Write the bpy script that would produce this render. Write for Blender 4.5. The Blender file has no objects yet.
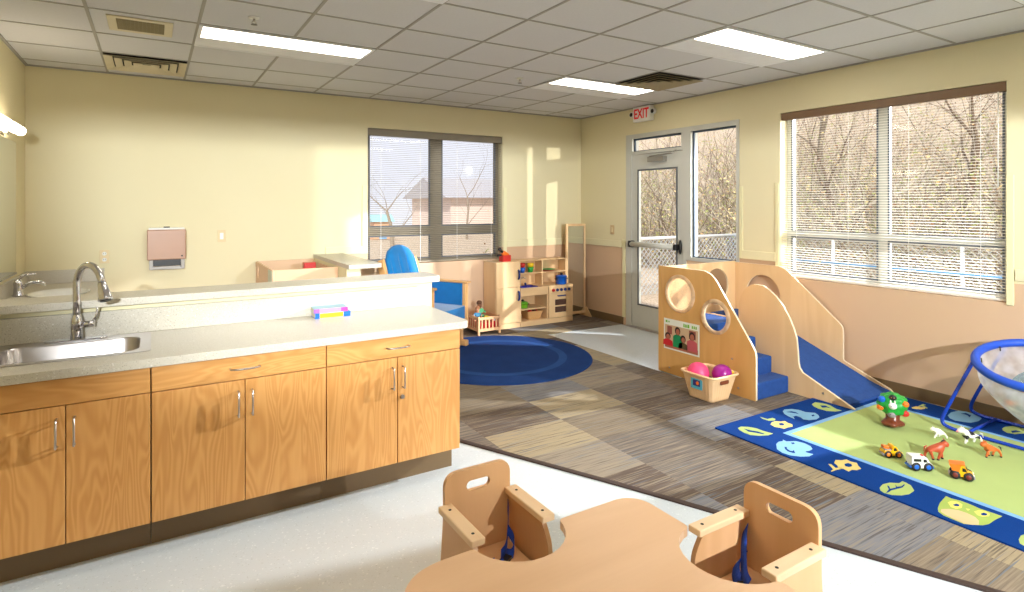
import bpy, bmesh, math, random
from mathutils import Vector, Matrix, Euler
from mathutils.geometry import tessellate_polygon

# ------------------------------------------------------------------ camera, sky, lights, exposure
SC = bpy.context.scene
COL = SC.collection
cam_data = bpy.data.cameras.new('camera')
cam_data.sensor_width = 36.0
cam_data.lens = 20.51
cam_data.shift_y = -0.0898
cam_data.clip_start = 0.02
cam = bpy.data.objects.new('camera', cam_data)
COL.objects.link(cam)
cam.location = (0, 0, 1.54)
cam.rotation_euler = (math.radians(90), 0, math.radians(-31.656))
SC.camera = cam
SC.view_settings.view_transform = 'Standard'
SC.view_settings.look = 'None'
SC.view_settings.exposure = 0.1
SC.view_settings.gamma = 1.0
SC.view_settings.use_curve_mapping = False
try:
    SC.cycles.use_denoising = True
    SC.cycles.denoiser = 'OPENIMAGEDENOISE'
    SC.cycles.max_bounces = 10
    SC.cycles.diffuse_bounces = 5
    SC.cycles.glossy_bounces = 4
    SC.cycles.transmission_bounces = 6
    SC.cycles.transparent_max_bounces = 24
    SC.cycles.sample_clamp_indirect = 6.0
    SC.cycles.caustics_reflective = False
    SC.cycles.caustics_refractive = False
except Exception:
    pass

world = bpy.data.worlds.new('world')
SC.world = world
world.use_nodes = True
wn = world.node_tree.nodes
wn['Background'].inputs[0].default_value = (0.90, 0.90, 1.0, 1)
wn['Background'].inputs[1].default_value = 1.1


def light(kind, name, loc, energy, color=(1, 1, 1), target=None, **kw):
    d = bpy.data.lights.new(name, kind)
    d.energy = energy
    d.color = color
    for k, v in kw.items():
        setattr(d, k, v)
    o = bpy.data.objects.new(name, d)
    COL.objects.link(o)
    o.location = loc
    if target is not None:
        o.rotation_euler = (Vector(target) - Vector(loc)).to_track_quat('-Z', 'Y').to_euler()
    return o


# hard lamp behind the camera, added back wall light, two spots outside, outdoor sun
light('SPOT', 'studio_lamp_light', (2.3, -2.25, 2.05), 1350, (0.93, 0.97, 1.0), (4.5, 2.6, 0.5),
      spot_size=math.radians(92), spot_blend=0.8, shadow_soft_size=0.03)
light('SPOT', 'back_wall_fill', (-0.6, -1.5, 2.05), 1650, (0.93, 0.98, 1.0), (1.5, 6.46, 2.0),
      spot_size=math.radians(38), spot_blend=0.6, shadow_soft_size=0.03)  # added spot behind the camera, put in to brighten the back wall
light('SPOT', 'yard_spot', (7.3, -0.8, 2.44), 1500, (1.0, 0.95, 0.84), (4.6, 5.4, 2.0),
      spot_size=math.radians(50), spot_blend=0.3, shadow_soft_size=0.03)
light('SPOT', 'side_window_spot', (9.0, 1.1, 3.45), 7000, (0.95, 0.97, 1.0), (5.12, 2.5, 1.65),
      spot_size=math.radians(46), spot_blend=0.15, shadow_soft_size=0.06)  # unseen spot outside the side window, separate from the sun
light('SUN', 'sun', (0, 0, 12), 4.6, (1.0, 0.95, 0.86), None, angle=math.radians(2.0)).rotation_euler = \
    Vector((0.45, 0.75, -0.75)).to_track_quat('-Z', 'Y').to_euler()

R = random.Random(7)


# ------------------------------------------------------------------ materials
def lin(c):
    return tuple(((v / 255) / 12.92 if v / 255 <= 0.04045 else ((v / 255 + 0.055) / 1.055) ** 2.4) for v in c) + (1.0,)


MATS = {}


def nt(name):
    m = bpy.data.materials.new(name)
    m.use_nodes = True
    n = m.node_tree.nodes
    return m, n, m.node_tree.links, n['Principled BSDF']


def mix(n, l, fac, a, b, mode='MIX'):
    x = n.new('ShaderNodeMix')
    x.data_type = 'RGBA'
    x.blend_type = mode
    for sock, v in ((x.inputs[0], fac), (x.inputs[6], a), (x.inputs[7], b)):
        if hasattr(v, 'is_output'):
            l.new(v, sock)
        else:
            sock.default_value = v
    return x.outputs[2]


def coords(n, l, scale=(1, 1, 1), kind='Object'):
    tc = n.new('ShaderNodeTexCoord')
    mp = n.new('ShaderNodeMapping')
    mp.inputs['Scale'].default_value = scale
    l.new(tc.outputs[kind], mp.inputs[0])
    return mp.outputs[0]


def noise(n, l, vec, scale, detail=4, distortion=0.0, rough=0.5):
    t = n.new('ShaderNodeTexNoise')
    t.inputs['Scale'].default_value = scale
    t.inputs['Detail'].default_value = detail
    t.inputs['Distortion'].default_value = distortion
    t.inputs['Roughness'].default_value = rough
    l.new(vec, t.inputs['Vector'])
    return t.outputs['Fac']


def math_node(n, l, op, a, b=None):
    t = n.new('ShaderNodeMath')
    t.operation = op
    for i, v in enumerate((a, b)):
        if v is None:
            continue
        if hasattr(v, 'is_output'):
            l.new(v, t.inputs[i])
        else:
            t.inputs[i].default_value = v
    return t.outputs[0]


def ramp(n, l, fac, stops, interp='LINEAR'):
    t = n.new('ShaderNodeValToRGB')
    t.color_ramp.interpolation = interp
    e = t.color_ramp.elements
    while len(e) < len(stops):
        e.new(0.5)
    for el, (p, c) in zip(e, stops):
        el.position = p
        el.color = c
    l.new(fac, t.inputs[0])
    return t.outputs[0]


def bump(n, l, bsdf, h, strength, dist=0.002):
    b = n.new('ShaderNodeBump')
    b.inputs['Strength'].default_value = strength
    b.inputs['Distance'].default_value = dist
    l.new(h, b.inputs['Height'])
    l.new(b.outputs[0], bsdf.inputs['Normal'])


def plain(name, rgb, rough=0.5, metal=0.0, vary=0.06, scale=9.0, bmp=0.0, bscale=200.0, spec=0.5, sheen=0.0, coat=0.0):
    if name in MATS:
        return MATS[name]
    m, n, l, b = nt(name)
    c = lin(rgb)
    v = coords(n, l)
    f = noise(n, l, v, scale, 3)
    lo = tuple(x * (1 - vary) for x in c[:3]) + (1,)
    hi = tuple(min(1, x * (1 + vary)) for x in c[:3]) + (1,)
    l.new(mix(n, l, f, lo, hi), b.inputs['Base Color'])
    b.inputs['Roughness'].default_value = rough
    b.inputs['Metallic'].default_value = metal
    b.inputs['Specular IOR Level'].default_value = spec
    if coat:
        b.inputs['Coat Weight'].default_value = coat
    if sheen:
        b.inputs['Sheen Weight'].default_value = sheen
    if bmp:
        bump(n, l, b, noise(n, l, v, bscale, 2), bmp)
    MATS[name] = m
    return m


def wood(name, light_c, dark_c, grain='Z', freq=14.0, amount=0.5, scale=1.0, rough=0.4):
    if name in MATS:
        return MATS[name]
    m, n, l, b = nt(name)
    sc = {'X': (0.35, 2.2, 2.2), 'Y': (2.2, 0.35, 2.2), 'Z': (2.2, 2.2, 0.35)}[grain]
    oi = n.new('ShaderNodeObjectInfo')
    va = n.new('ShaderNodeVectorMath')
    va.operation = 'MULTIPLY_ADD'
    va.inputs[1].default_value = (9.0, 7.0, 5.0)
    l.new(oi.outputs['Random'], va.inputs[0])
    l.new(coords(n, l, tuple(s * scale for s in sc)), va.inputs[2])
    v = va.outputs[0]
    f = noise(n, l, v, 1.6, 2, 0.6)
    s = math_node(n, l, 'SINE', math_node(n, l, 'MULTIPLY', f, freq * 6.283))
    s = math_node(n, l, 'MULTIPLY_ADD', s, 0.5)
    s.node.inputs[2].default_value = 0.5
    sf = {'X': (4, 90, 90), 'Y': (90, 4, 90), 'Z': (90, 90, 4)}[grain]
    fine = noise(n, l, coords(n, l, sf), 1.0, 3)
    big = noise(n, l, v, 0.8, 2)
    t = math_node(n, l, 'MULTIPLY', s, amount)
    t = math_node(n, l, 'ADD', t, math_node(n, l, 'MULTIPLY', fine, 0.45 * amount + 0.1))
    t = math_node(n, l, 'ADD', t, math_node(n, l, 'MULTIPLY', big, 0.3))
    t = math_node(n, l, 'SUBTRACT', t, 0.2)
    l.new(mix(n, l, t, lin(light_c), lin(dark_c)), b.inputs['Base Color'])
    b.inputs['Roughness'].default_value = rough
    MATS[name] = m
    return m


def speckle(name, base, dark, lightc, scale=260.0, rough=0.35, amount=0.62):
    m, n, l, b = nt(name)
    v = coords(n, l)
    f = noise(n, l, v, scale, 2)
    g = noise(n, l, v, scale * 0.6, 2)
    soft = noise(n, l, v, 3.0, 3)
    c = mix(n, l, soft, lin(base), tuple(x * 0.95 for x in lin(base)[:3]) + (1,))
    c = mix(n, l, ramp(n, l, f, [(amount, (0, 0, 0, 1)), (amount + 0.06, (1, 1, 1, 1))]), c, lin(dark))
    c = mix(n, l, ramp(n, l, g, [(0.64, (0, 0, 0, 1)), (0.70, (1, 1, 1, 1))]), c, lin(lightc))
    l.new(c, b.inputs['Base Color'])
    b.inputs['Roughness'].default_value = rough
    MATS[name] = m
    return m


def emit(name, rgb, strength):
    m, n, l, b = nt(name)
    b.inputs['Base Color'].default_value = lin(rgb)
    b.inputs['Emission Color'].default_value = lin(rgb)
    b.inputs['Emission Strength'].default_value = strength
    v = coords(n, l)
    l.new(mix(n, l, noise(n, l, v, 4.0, 2), lin(rgb), tuple(x * 0.97 for x in lin(rgb)[:3]) + (1,)), b.inputs['Emission Color'])
    MATS[name] = m
    return m


def clear(name, tint=(1, 1, 1), gloss=0.06, opacity=0.0, rgb=(255, 255, 255)):
    m = bpy.data.materials.new(name)
    m.use_nodes = True
    n, l = m.node_tree.nodes, m.node_tree.links
    n.remove(n['Principled BSDF'])
    out = n['Material Output']
    tr = n.new('ShaderNodeBsdfTransparent')
    tr.inputs[0].default_value = tint + (1,)
    gl = n.new('ShaderNodeBsdfGlossy')
    gl.inputs['Roughness'].default_value = 0.02
    m1 = n.new('ShaderNodeMixShader')
    m1.inputs[0].default_value = gloss
    l.new(tr.outputs[0], m1.inputs[1])
    l.new(gl.outputs[0], m1.inputs[2])
    last = m1.outputs[0]
    if opacity:
        df = n.new('ShaderNodeBsdfDiffuse')
        df.inputs[0].default_value = lin(rgb)
        tl = n.new('ShaderNodeBsdfTranslucent')
        tl.inputs[0].default_value = lin(rgb)
        ad = n.new('ShaderNodeMixShader')
        l.new(df.outputs[0], ad.inputs[1])
        l.new(tl.outputs[0], ad.inputs[2])
        m2 = n.new('ShaderNodeMixShader')
        v = coords(n, l)
        f = math_node(n, l, 'MULTIPLY', noise(n, l, v, 12.0, 2), 2 * opacity)
        l.new(f, m2.inputs[0])
        l.new(last, m2.inputs[1])
        l.new(ad.outputs[0], m2.inputs[2])
        last = m2.outputs[0]
    l.new(last, out.inputs[0])
    MATS[name] = m
    return m


M_CREAM = plain('cream_paint', (227, 219, 182), 0.6, vary=0.02, scale=1.5, bmp=0.05, bscale=300, spec=0.3)
M_TRIM = plain('pale_trim', (228, 222, 180), 0.5, vary=0.02)
M_TAN = plain('tan_wainscot', (210, 178, 148), 0.55, vary=0.03, scale=2, spec=0.3)
M_CEIL = plain('ceiling_tile', (212, 213, 218), 0.9, vary=0.05, scale=60, bmp=0.3, bscale=250, spec=0.1)
M_TBAR = plain('ceiling_bar', (160, 158, 154), 0.6)
M_BASE = plain('brown_base', (112, 90, 60), 0.5)
M_OAK = wood('oak_veneer', (220, 164, 98), (190, 126, 58), 'Z', 15.0, 0.44, 2.1, 0.35)
M_OAKH = wood('oak_veneer_drawer', (220, 164, 98), (192, 130, 62), 'X', 15.0, 0.42, 2.1, 0.35)
M_MAPLE = wood('maple_ply', (230, 196, 150), (212, 172, 122), 'Z', 5.0, 0.3, 0.8, 0.4)
M_MAPLEX = wood('maple_ply_flat', (230, 196, 150), (212, 172, 122), 'X', 5.0, 0.3, 0.8, 0.4)
M_PLYEDGE = plain('ply_edge', (236, 218, 186), 0.5)
M_BIRCH = wood('birch_panel', (222, 172, 104), (202, 148, 78), 'Z', 6.0, 0.35, 0.9, 0.35)
M_BEECH = wood('beech_top', (230, 190, 150), (214, 170, 128), 'X', 5.0, 0.3, 0.8, 0.35)
M_CTOP = speckle('speckled_counter', (200, 194, 180), (138, 128, 110), (222, 219, 212), 240)
M_VINYL = speckle('speckled_vinyl', (204, 212, 216), (182, 188, 188), (220, 226, 228), 120, 0.2, 0.66)
M_STEEL = plain('brushed_steel', (190, 184, 182), 0.28, 1.0, 0.1, 3.0)
M_CHROME = plain('chrome', (215, 215, 220), 0.08, 1.0, 0.02)
M_WHITE = plain('white_plastic', (236, 236, 232), 0.4, vary=0.02)
M_ALU = plain('grey_aluminium', (196, 196, 188), 0.4, 0.0, 0.03)
M_BLACK = plain('black_plastic', (24, 24, 26), 0.4)
M_GREYD = plain('dark_gap', (40, 38, 34), 0.7)
M_IVORY = plain('ivory_plastic', (226, 206, 160), 0.4)
M_BLUEC = plain('blue_carpet', (42, 78, 146), 0.95, vary=0.22, scale=25, bmp=0.5, bscale=400, spec=0.1, sheen=0.05)
M_GLASS = clear('window_glass', (0.97, 0.98, 0.98), 0.025)
M_SLAT = plain('blind_slat', (226, 222, 212), 0.45)
M_SLATB = plain('blind_slat_taupe', (150, 138, 118), 0.45)
M_TAUPE = plain('taupe_frame', (128, 118, 100), 0.5)
M_NAVYP = plain('navy_plastic', (28, 48, 112), 0.35)
M_BLUEP = plain('blue_plastic', (20, 100, 210), 0.3)
M_REDP = plain('red_plastic', (206, 44, 40), 0.35)
M_GREENP = plain('green_plastic', (40, 170, 70), 0.35)
M_YELP = plain('yellow_plastic', (244, 204, 30), 0.35)
M_ORANGEP = plain('orange_plastic', (240, 120, 30), 0.35)
M_LIME = plain('lime_plastic', (110, 190, 40), 0.35)


# ------------------------------------------------------------------ mesh helpers
class MB:
    """collects vertices and faces, then links them as ONE mesh object"""

    def __init__(self):
        self.v, self.f, self.m, self.s = [], [], [], []

    def add(self, verts, faces, mi=0, smooth=False):
        o = len(self.v)
        self.v += [tuple(p) for p in verts]
        self.f += [tuple(i + o for i in f) for f in faces]
        self.m += [mi] * len(faces)
        self.s += [smooth] * len(faces)
        return self

    def box(self, a, b, mi=0, rot=None, piv=None):
        (x0, y0, z0), (x1, y1, z1) = a, b
        vs = [Vector(p) for p in ((x0, y0, z0), (x1, y0, z0), (x1, y1, z0), (x0, y1, z0), (x0, y0, z1), (x1, y0, z1), (x1, y1, z1), (x0, y1, z1))]
        if rot is not None:
            c = Vector(piv) if piv is not None else (Vector(a) + Vector(b)) / 2
            mt = Euler(rot).to_matrix()
            vs = [c + mt @ (p - c) for p in vs]
        return self.add(vs, [(0, 3, 2, 1), (4, 5, 6, 7), (0, 1, 5, 4), (1, 2, 6, 5), (2, 3, 7, 6), (3, 0, 4, 7)], mi)

    def tube(self, pts, r, n=10, mi=0, closed=False, caps=True):
        pts = [Vector(p) for p in pts]
        k = len(pts)
        rs = r if isinstance(r, (list, tuple)) else [r] * k
        vs, fs = [], []
        up = None
        for i, p in enumerate(pts):
            a = pts[(i - 1) % k] if (closed or i > 0) else p
            b = pts[(i + 1) % k] if (closed or i < k - 1) else p
            t = (b - a).normalized()
            if up is None:
                up = t.orthogonal().normalized()
            else:
                up = (up - t * up.dot(t))
                up = up.normalized() if up.length > 1e-6 else t.orthogonal().normalized()
            w = t.cross(up)
            for j in range(n):
                an = 2 * math.pi * j / n
                vs.append(p + (up * math.cos(an) + w * math.sin(an)) * rs[i])
        for i in range(k if closed else k - 1):
            i2 = (i + 1) % k
            for j in range(n):
                j2 = (j + 1) % n
                fs.append((i * n + j, i * n + j2, i2 * n + j2, i2 * n + j))
        self.add(vs, fs, mi, True)
        if caps and not closed:
            self.add(vs[:n][::-1], [tuple(range(n))], mi)
            self.add(vs[-n:], [tuple(range(n))], mi)
        return self

    def cyl(self, p0, p1, r, n=20, mi=0, r1=None):
        return self.tube([p0, p1], [r, r if r1 is None else r1], n, mi)

    def lathe(self, prof, c=(0, 0, 0), n=24, mi=0, axis='Z', caps=True):
        vs, fs = [], []
        for (r, h) in prof:
            for j in range(n):
                a = 2 * math.pi * j / n
                p = (r * math.cos(a), r * math.sin(a), h)
                if axis == 'X':
                    p = (p[2], p[0], p[1])
                elif axis == 'Y':
                    p = (p[1], p[2], p[0])
                vs.append((c[0] + p[0], c[1] + p[1], c[2] + p[2]))
        for i in range(len(prof) - 1):
            for j in range(n):
                j2 = (j + 1) % n
                fs.append((i * n + j, i * n + j2, (i + 1) * n + j2, (i + 1) * n + j))
        self.add(vs, fs, mi, True)
        if caps:
            if prof[0][0] > 1e-5:
                self.add(vs[:n][::-1], [tuple(range(n))], mi)
            if prof[-1][0] > 1e-5:
                self.add(vs[-n:], [tuple(range(n))], mi)
        return self

    def ball(self, c, r, n=20, mi=0, rot=None, bumpf=None):
        r = r if isinstance(r, (tuple, list)) else (r, r, r)
        mt = Euler(rot).to_matrix() if rot else None
        vs, fs = [], []
        k = n // 2
        for i in range(k + 1):
            th = math.pi * i / k
            for j in range(n):
                ph = 2 * math.pi * j / n
                d = Vector((math.sin(th) * math.cos(ph), math.sin(th) * math.sin(ph), math.cos(th)))
                s = bumpf(d) if bumpf else 1
                p = Vector((d.x * r[0], d.y * r[1], d.z * r[2])) * s
                if mt:
                    p = mt @ p
                vs.append(Vector(c) + p)
        for i in range(k):
            for j in range(n):
                j2 = (j + 1) % n
                fs.append((i * n + j, (i + 1) * n + j, (i + 1) * n + j2, i * n + j2))
        return self.add(vs, fs, mi, True)

    def plate(self, loops, fn, d0, d1, mi=0, me=None):
        """outline loops (first the outside, then holes) in 2D, extruded from d0 to d1; fn(a, b, d) gives the 3D point"""
        me = mi if me is None else me
        tri = tessellate_polygon([[Vector((a, b, 0)) for a, b in lp] for lp in loops])
        flat = [p for lp in loops for p in lp]
        k = len(flat)
        vs = [fn(a, b, d0) for a, b in flat] + [fn(a, b, d1) for a, b in flat]
        self.add(vs, [tuple(t) for t in tri] + [tuple(i + k for i in reversed(t)) for t in tri], mi)
        o = 0
        for lp in loops:
            q = len(lp)
            w = [fn(a, b, d0) for a, b in lp] + [fn(a, b, d1) for a, b in lp]
            self.add(w, [(i, (i + 1) % q, q + (i + 1) % q, q + i) for i in range(q)], me)
            o += q
        return self

    def build(self, name, mats, parent=None, bevel=0.0, seg=2, fix=True, sub=0):
        mats = mats if isinstance(mats, (list, tuple)) else [mats]
        org = Vector(ORG.get(parent.name, (0, 0, 0))) if parent is not None else None
        if org is None:
            xs, ys, zs = zip(*self.v)
            org = Vector(((min(xs) + max(xs)) / 2, (min(ys) + max(ys)) / 2, min(zs)))
        me = bpy.data.meshes.new(name)
        me.from_pydata([tuple(Vector(p) - org) for p in self.v], [], self.f)
        for mt in mats:
            me.materials.append(mt)
        me.polygons.foreach_set('material_index', self.m)
        me.polygons.foreach_set('use_smooth', self.s)
        if fix:
            bm = bmesh.new()
            bm.from_mesh(me)
            bmesh.ops.remove_doubles(bm, verts=bm.verts, dist=1e-5)
            bmesh.ops.recalc_face_normals(bm, faces=bm.faces)
            bm.to_mesh(me)
            bm.free()
        me.update()
        o = bpy.data.objects.new(name, me)
        COL.objects.link(o)
        if parent is not None:
            o.parent = parent
            ORG[o.name] = tuple(org)
        else:
            o.location = org
            ORG[o.name] = tuple(org)
        if bevel:
            b = o.modifiers.new('bevel', 'BEVEL')
            b.width = bevel
            b.segments = seg
            b.limit_method = 'ANGLE'
            b.angle_limit = math.radians(40)
            b.harden_normals = False
        if sub:
            s = o.modifiers.new('subsurf', 'SUBSURF')
            s.levels = s.render_levels = sub
        return o


ORG = {}
FXY = lambda a, b, d: (a, b, d)
FYZ = lambda a, b, d: (d, a, b)
FXZ = lambda a, b, d: (a, d, b)


def tag(o, label, cat, group=None, kind=None):
    o['label'] = label
    o['category'] = cat
    if group:
        o['group'] = group
    if kind:
        o['kind'] = kind
    return o


def thing(name, label, cat, loc, group=None, local=False, rz=0.0):
    """an Empty at the base of a thing; parts are written in world coordinates unless local"""
    o = bpy.data.objects.new(name, None)
    o.empty_display_size = 0.1
    COL.objects.link(o)
    o.location = loc
    o.rotation_euler.z = rz
    ORG[o.name] = (0, 0, 0) if local else tuple(loc)
    return tag(o, label, cat, group)


def struct(o):
    o['kind'] = 'structure'
    return o


def copy_tree(o, parent=None):
    c = o.copy()
    COL.objects.link(c)
    if parent is not None:
        c.parent = parent
    for ch in list(o.children):
        copy_tree(ch, c)
    return c


def circle(cx, cy, r, n=36, ry=None):
    ry = r if ry is None else ry
    return [(cx + r * math.cos(2 * math.pi * i / n), cy + ry * math.sin(2 * math.pi * i / n)) for i in range(n)]


def rrect(x0, y0, x1, y1, r, n=6):
    pts = []
    for cx, cy, a0 in ((x1 - r, y1 - r, 0), (x0 + r, y1 - r, 90), (x0 + r, y0 + r, 180), (x1 - r, y0 + r, 270)):
        for i in range(n + 1):
            a = math.radians(a0 + 90 * i / n)
            pts.append((cx + r * math.cos(a), cy + r * math.sin(a)))
    return pts


def fillet(pts, radii, n=5):
    """round the corners of a polygon"""
    out = []
    k = len(pts)
    for i, p in enumerate(pts):
        r = radii[i] if isinstance(radii, (list, tuple)) else radii
        p = Vector(p)
        if r <= 0:
            out.append(tuple(p))
            continue
        a = (Vector(pts[i - 1]) - p)
        b = (Vector(pts[(i + 1) % k]) - p)
        ra = min(r, a.length * 0.49)
        rb = min(r, b.length * 0.49)
        a = p + a.normalized() * ra
        b = p + b.normalized() * rb
        for j in range(n + 1):
            t = j / n
            out.append(tuple(a * (1 - t) ** 2 + p * 2 * t * (1 - t) + b * t * t))
    return out


def text_mesh(name, txt, size, mat, parent, mtx, extrude=0.001, xs=1.0):
    cu = bpy.data.curves.new(name, 'FONT')
    cu.body = txt
    cu.size = size
    cu.extrude = extrude
    cu.offset = size * 0.022
    cu.align_x = 'CENTER'
    cu.align_y = 'CENTER'
    tmp = bpy.data.objects.new(name + '_t', cu)
    COL.objects.link(tmp)
    dg = bpy.context.evaluated_depsgraph_get()
    me = bpy.data.meshes.new_from_object(tmp.evaluated_get(dg))
    bpy.data.objects.remove(tmp)
    bpy.data.curves.remove(cu)
    org = Vector(ORG.get(parent.name, (0, 0, 0)))
    for v in me.vertices:
        v.co = mtx @ Vector((v.co.x * xs, v.co.y, v.co.z)) - org
    me.materials.clear()
    me.materials.append(mat)
    o = bpy.data.objects.new(name, me)
    COL.objects.link(o)
    o.parent = parent
    return o


def skin_mesh(name, joints, edges, mats, parent=None, sub=2, org=None, mi_fn=None):
    """one continuous surface grown over a skeleton: joints {key: (point, radius or (rx, ry))}"""
    keys = list(joints)
    me = bpy.data.meshes.new(name + '_skel')
    me.from_pydata([joints[k][0] for k in keys], [(keys.index(a), keys.index(b)) for a, b in edges], [])
    tmp = bpy.data.objects.new(name + '_skel', me)
    COL.objects.link(tmp)
    tmp.modifiers.new('skin', 'SKIN')
    for i, k in enumerate(keys):
        r = joints[k][1]
        r = r if isinstance(r, (tuple, list)) else (r, r)
        me.skin_vertices[0].data[i].radius = r
    me.skin_vertices[0].data[0].use_root = True
    s = tmp.modifiers.new('sub', 'SUBSURF')
    s.levels = s.render_levels = sub
    dg = bpy.context.evaluated_depsgraph_get()
    out = bpy.data.meshes.new_from_object(tmp.evaluated_get(dg))
    bpy.data.objects.remove(tmp)
    org = Vector(ORG.get(parent.name, (0, 0, 0))) if parent is not None else Vector(org or (0, 0, 0))
    for v in out.vertices:
        v.co = v.co - org
    out.materials.clear()
    for mt in (mats if isinstance(mats, (list, tuple)) else [mats]):
        out.materials.append(mt)
    for p in out.polygons:
        p.use_smooth = True
        if mi_fn:
            p.material_index = mi_fn(p.center + org)
    o = bpy.data.objects.new(name, out)
    COL.objects.link(o)
    if parent is not None:
        o.parent = parent
        ORG[o.name] = tuple(org)
    else:
        o.location = org
    return o


# ------------------------------------------------------------------ the room
XL, XR, YB, YR, ZC = -0.93, 5.12, 6.46, -2.6, 2.74


def wall_material():
    m, n, l, b = nt('two_tone_wall')
    g = n.new('ShaderNodeNewGeometry')
    s = n.new('ShaderNodeSeparateXYZ')
    l.new(g.outputs['Position'], s.inputs[0])
    low = math_node(n, l, 'LESS_THAN', s.outputs['Z'], 0.985)
    far = math_node(n, l, 'GREATER_THAN', s.outputs['X'], 1.60)
    k = math_node(n, l, 'MULTIPLY', low, far)
    f = noise(n, l, g.outputs['Position'], 1.5, 3)
    cr = mix(n, l, f, lin((228, 219, 184)), lin((225, 215, 177)))
    tn = mix(n, l, f, lin((212, 180, 150)), lin((206, 174, 143)))
    l.new(mix(n, l, k, cr, tn), b.inputs['Base Color'])
    b.inputs['Roughness'].default_value = 0.6
    b.inputs['Specular IOR Level'].default_value = 0.3
    bump(n, l, b, noise(n, l, g.outputs['Position'], 260.0, 2), 0.06)
    return m


M_WALL = wall_material()


def carpet_material():
    m, n, l, b = nt('streaked_carpet_tiles')
    g = n.new('ShaderNodeNewGeometry')
    mp = n.new('ShaderNodeMapping')
    mp.inputs['Scale'].default_value = (1 / 0.62, 1 / 0.42, 1)
    l.new(g.outputs['Position'], mp.inputs[0])
    fl = n.new('ShaderNodeVectorMath')
    fl.operation = 'FLOOR'
    l.new(mp.outputs[0], fl.inputs[0])
    wn_ = n.new('ShaderNodeTexWhiteNoise')
    wn_.noise_dimensions = '2D'
    l.new(fl.outputs[0], wn_.inputs['Vector'])
    tile = ramp(n, l, wn_.outputs['Value'], [(0.0, lin((104, 90, 80))), (0.22, lin((138, 124, 106))), (0.42, lin((118, 108, 100))), (0.58, lin((172, 156, 126))), (0.74, lin((134, 134, 138))), (0.88, lin((152, 140, 124)))], 'CONSTANT')
    mp2 = n.new('ShaderNodeMapping')
    mp2.inputs['Scale'].default_value = (3.2, 115, 1)
    ad = n.new('ShaderNodeVectorMath')
    ad.operation = 'ADD'
    l.new(wn_.outputs['Color'], ad.inputs[1])
    l.new(g.outputs['Position'], ad.inputs[0])
    l.new(ad.outputs[0], mp2.inputs[0])
    st = noise(n, l, mp2.outputs[0], 1.0, 2, 0.0, 0.7)
    c = mix(n, l, ramp(n, l, st, [(0.33, (0.75, 0.75, 0.75, 1)), (0.47, (0, 0, 0, 1))]), tile, lin((86, 77, 72)))
    c = mix(n, l, ramp(n, l, st, [(0.52, (0, 0, 0, 1)), (0.62, (0.65, 0.65, 0.65, 1))]), c, lin((160, 146, 124)))
    mp3 = n.new('ShaderNodeMapping')
    mp3.inputs['Scale'].default_value = (2.2, 95, 1)
    mp3.inputs['Location'].default_value = (3, 11, 0)
    l.new(g.outputs['Position'], mp3.inputs[0])
    st2 = noise(n, l, mp3.outputs[0], 1.0, 2)
    c = mix(n, l, ramp(n, l, st2, [(0.60, (0, 0, 0, 1)), (0.68, (0.8, 0.8, 0.8, 1))]), c, lin((112, 122, 134)))
    pile = noise(n, l, g.outputs['Position'], 500.0, 2)
    c = mix(n, l, math_node(n, l, 'MULTIPLY', pile, 0.35), c, lin((60, 52, 46)))
    l.new(c, b.inputs['Base Color'])
    b.inputs['Roughness'].default_value = 0.95
    b.inputs['Specular IOR Level'].default_value = 0.1
    bump(n, l, b, pile, 0.5)
    return m


M_CARPET = carpet_material()

floor = struct(MB().box((XL, YR, -0.12), (XR, YB, 0.0)).build('floor', M_VINYL))
carpet = MB()
carpet.plate([[(1.36, 4.13), (1.71, 3.393), (2.184, 2.414), (2.653, 1.383), (2.835, 0.99), (3.30, 0.0), (4.5, YR), (XR, YR), (XR, 3.6), (3.965, 3.6), (3.955, 5.63), (XR, 5.63), (XR, YB), (1.6, YB), (1.6, 4.13)]], FXY, 0.0, 0.006)
struct(carpet.build('floor_carpet', M_CARPET))
edge = MB()
pts = [(1.36, 4.13), (1.71, 3.393), (2.184, 2.414), (2.653, 1.383), (2.835, 0.99), (3.30, 0.0)]
lo = [(x - 0.022, y - 0.008) for x, y in pts]
hi = [(x + 0.008, y + 0.004) for x, y in pts]
edge.plate([lo + hi[::-1]], FXY, 0.0, 0.009)
struct(edge.build('trim_1', plain('dark_brown_strip', (58, 42, 36), 0.6)))

# ceiling of lay-in tiles with its grid of bars
ceil = struct(MB().box((XL, YR, ZC), (XR, YB, ZC + 0.08)).build('ceiling', M_CEIL))
bars = MB()
GX = [0.262 + 0.606 * k for k in range(-1, 9)]
GY = [6.2 - 0.6045 * k for k in range(0, 15)]
for x in GX:
    if XL < x < XR - 0.03:
        bars.box((x - 0.0095, YR, ZC - 0.004), (x + 0.0095, YB, ZC + 0.001))
for y in GY:
    if YR < y < YB:
        bars.box((XL, y - 0.0095, ZC - 0.0035), (XR, y + 0.0095, ZC + 0.001))
for a, b in (((XL, YR), (XL + 0.02, YB)), ((XR - 0.02, YR), (XR, YB)), ((XL, YB - 0.02), (XR, YB))):
    bars.box((a[0], a[1], ZC - 0.012), (b[0], b[1], ZC + 0.001))
bars.build('ceiling_grid', M_TBAR, ceil)

# walls
W1 = (2.07, 0.84, 3.84, 2.405)
W2 = (1.669, 0.845, 3.408, 2.41)
D1 = (3.865, 0.0, 5.545, 2.41)


def rect(x0, z0, x1, z1):
    return [(x0, z0), (x1, z0), (x1, z1), (x0, z1)]


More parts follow.
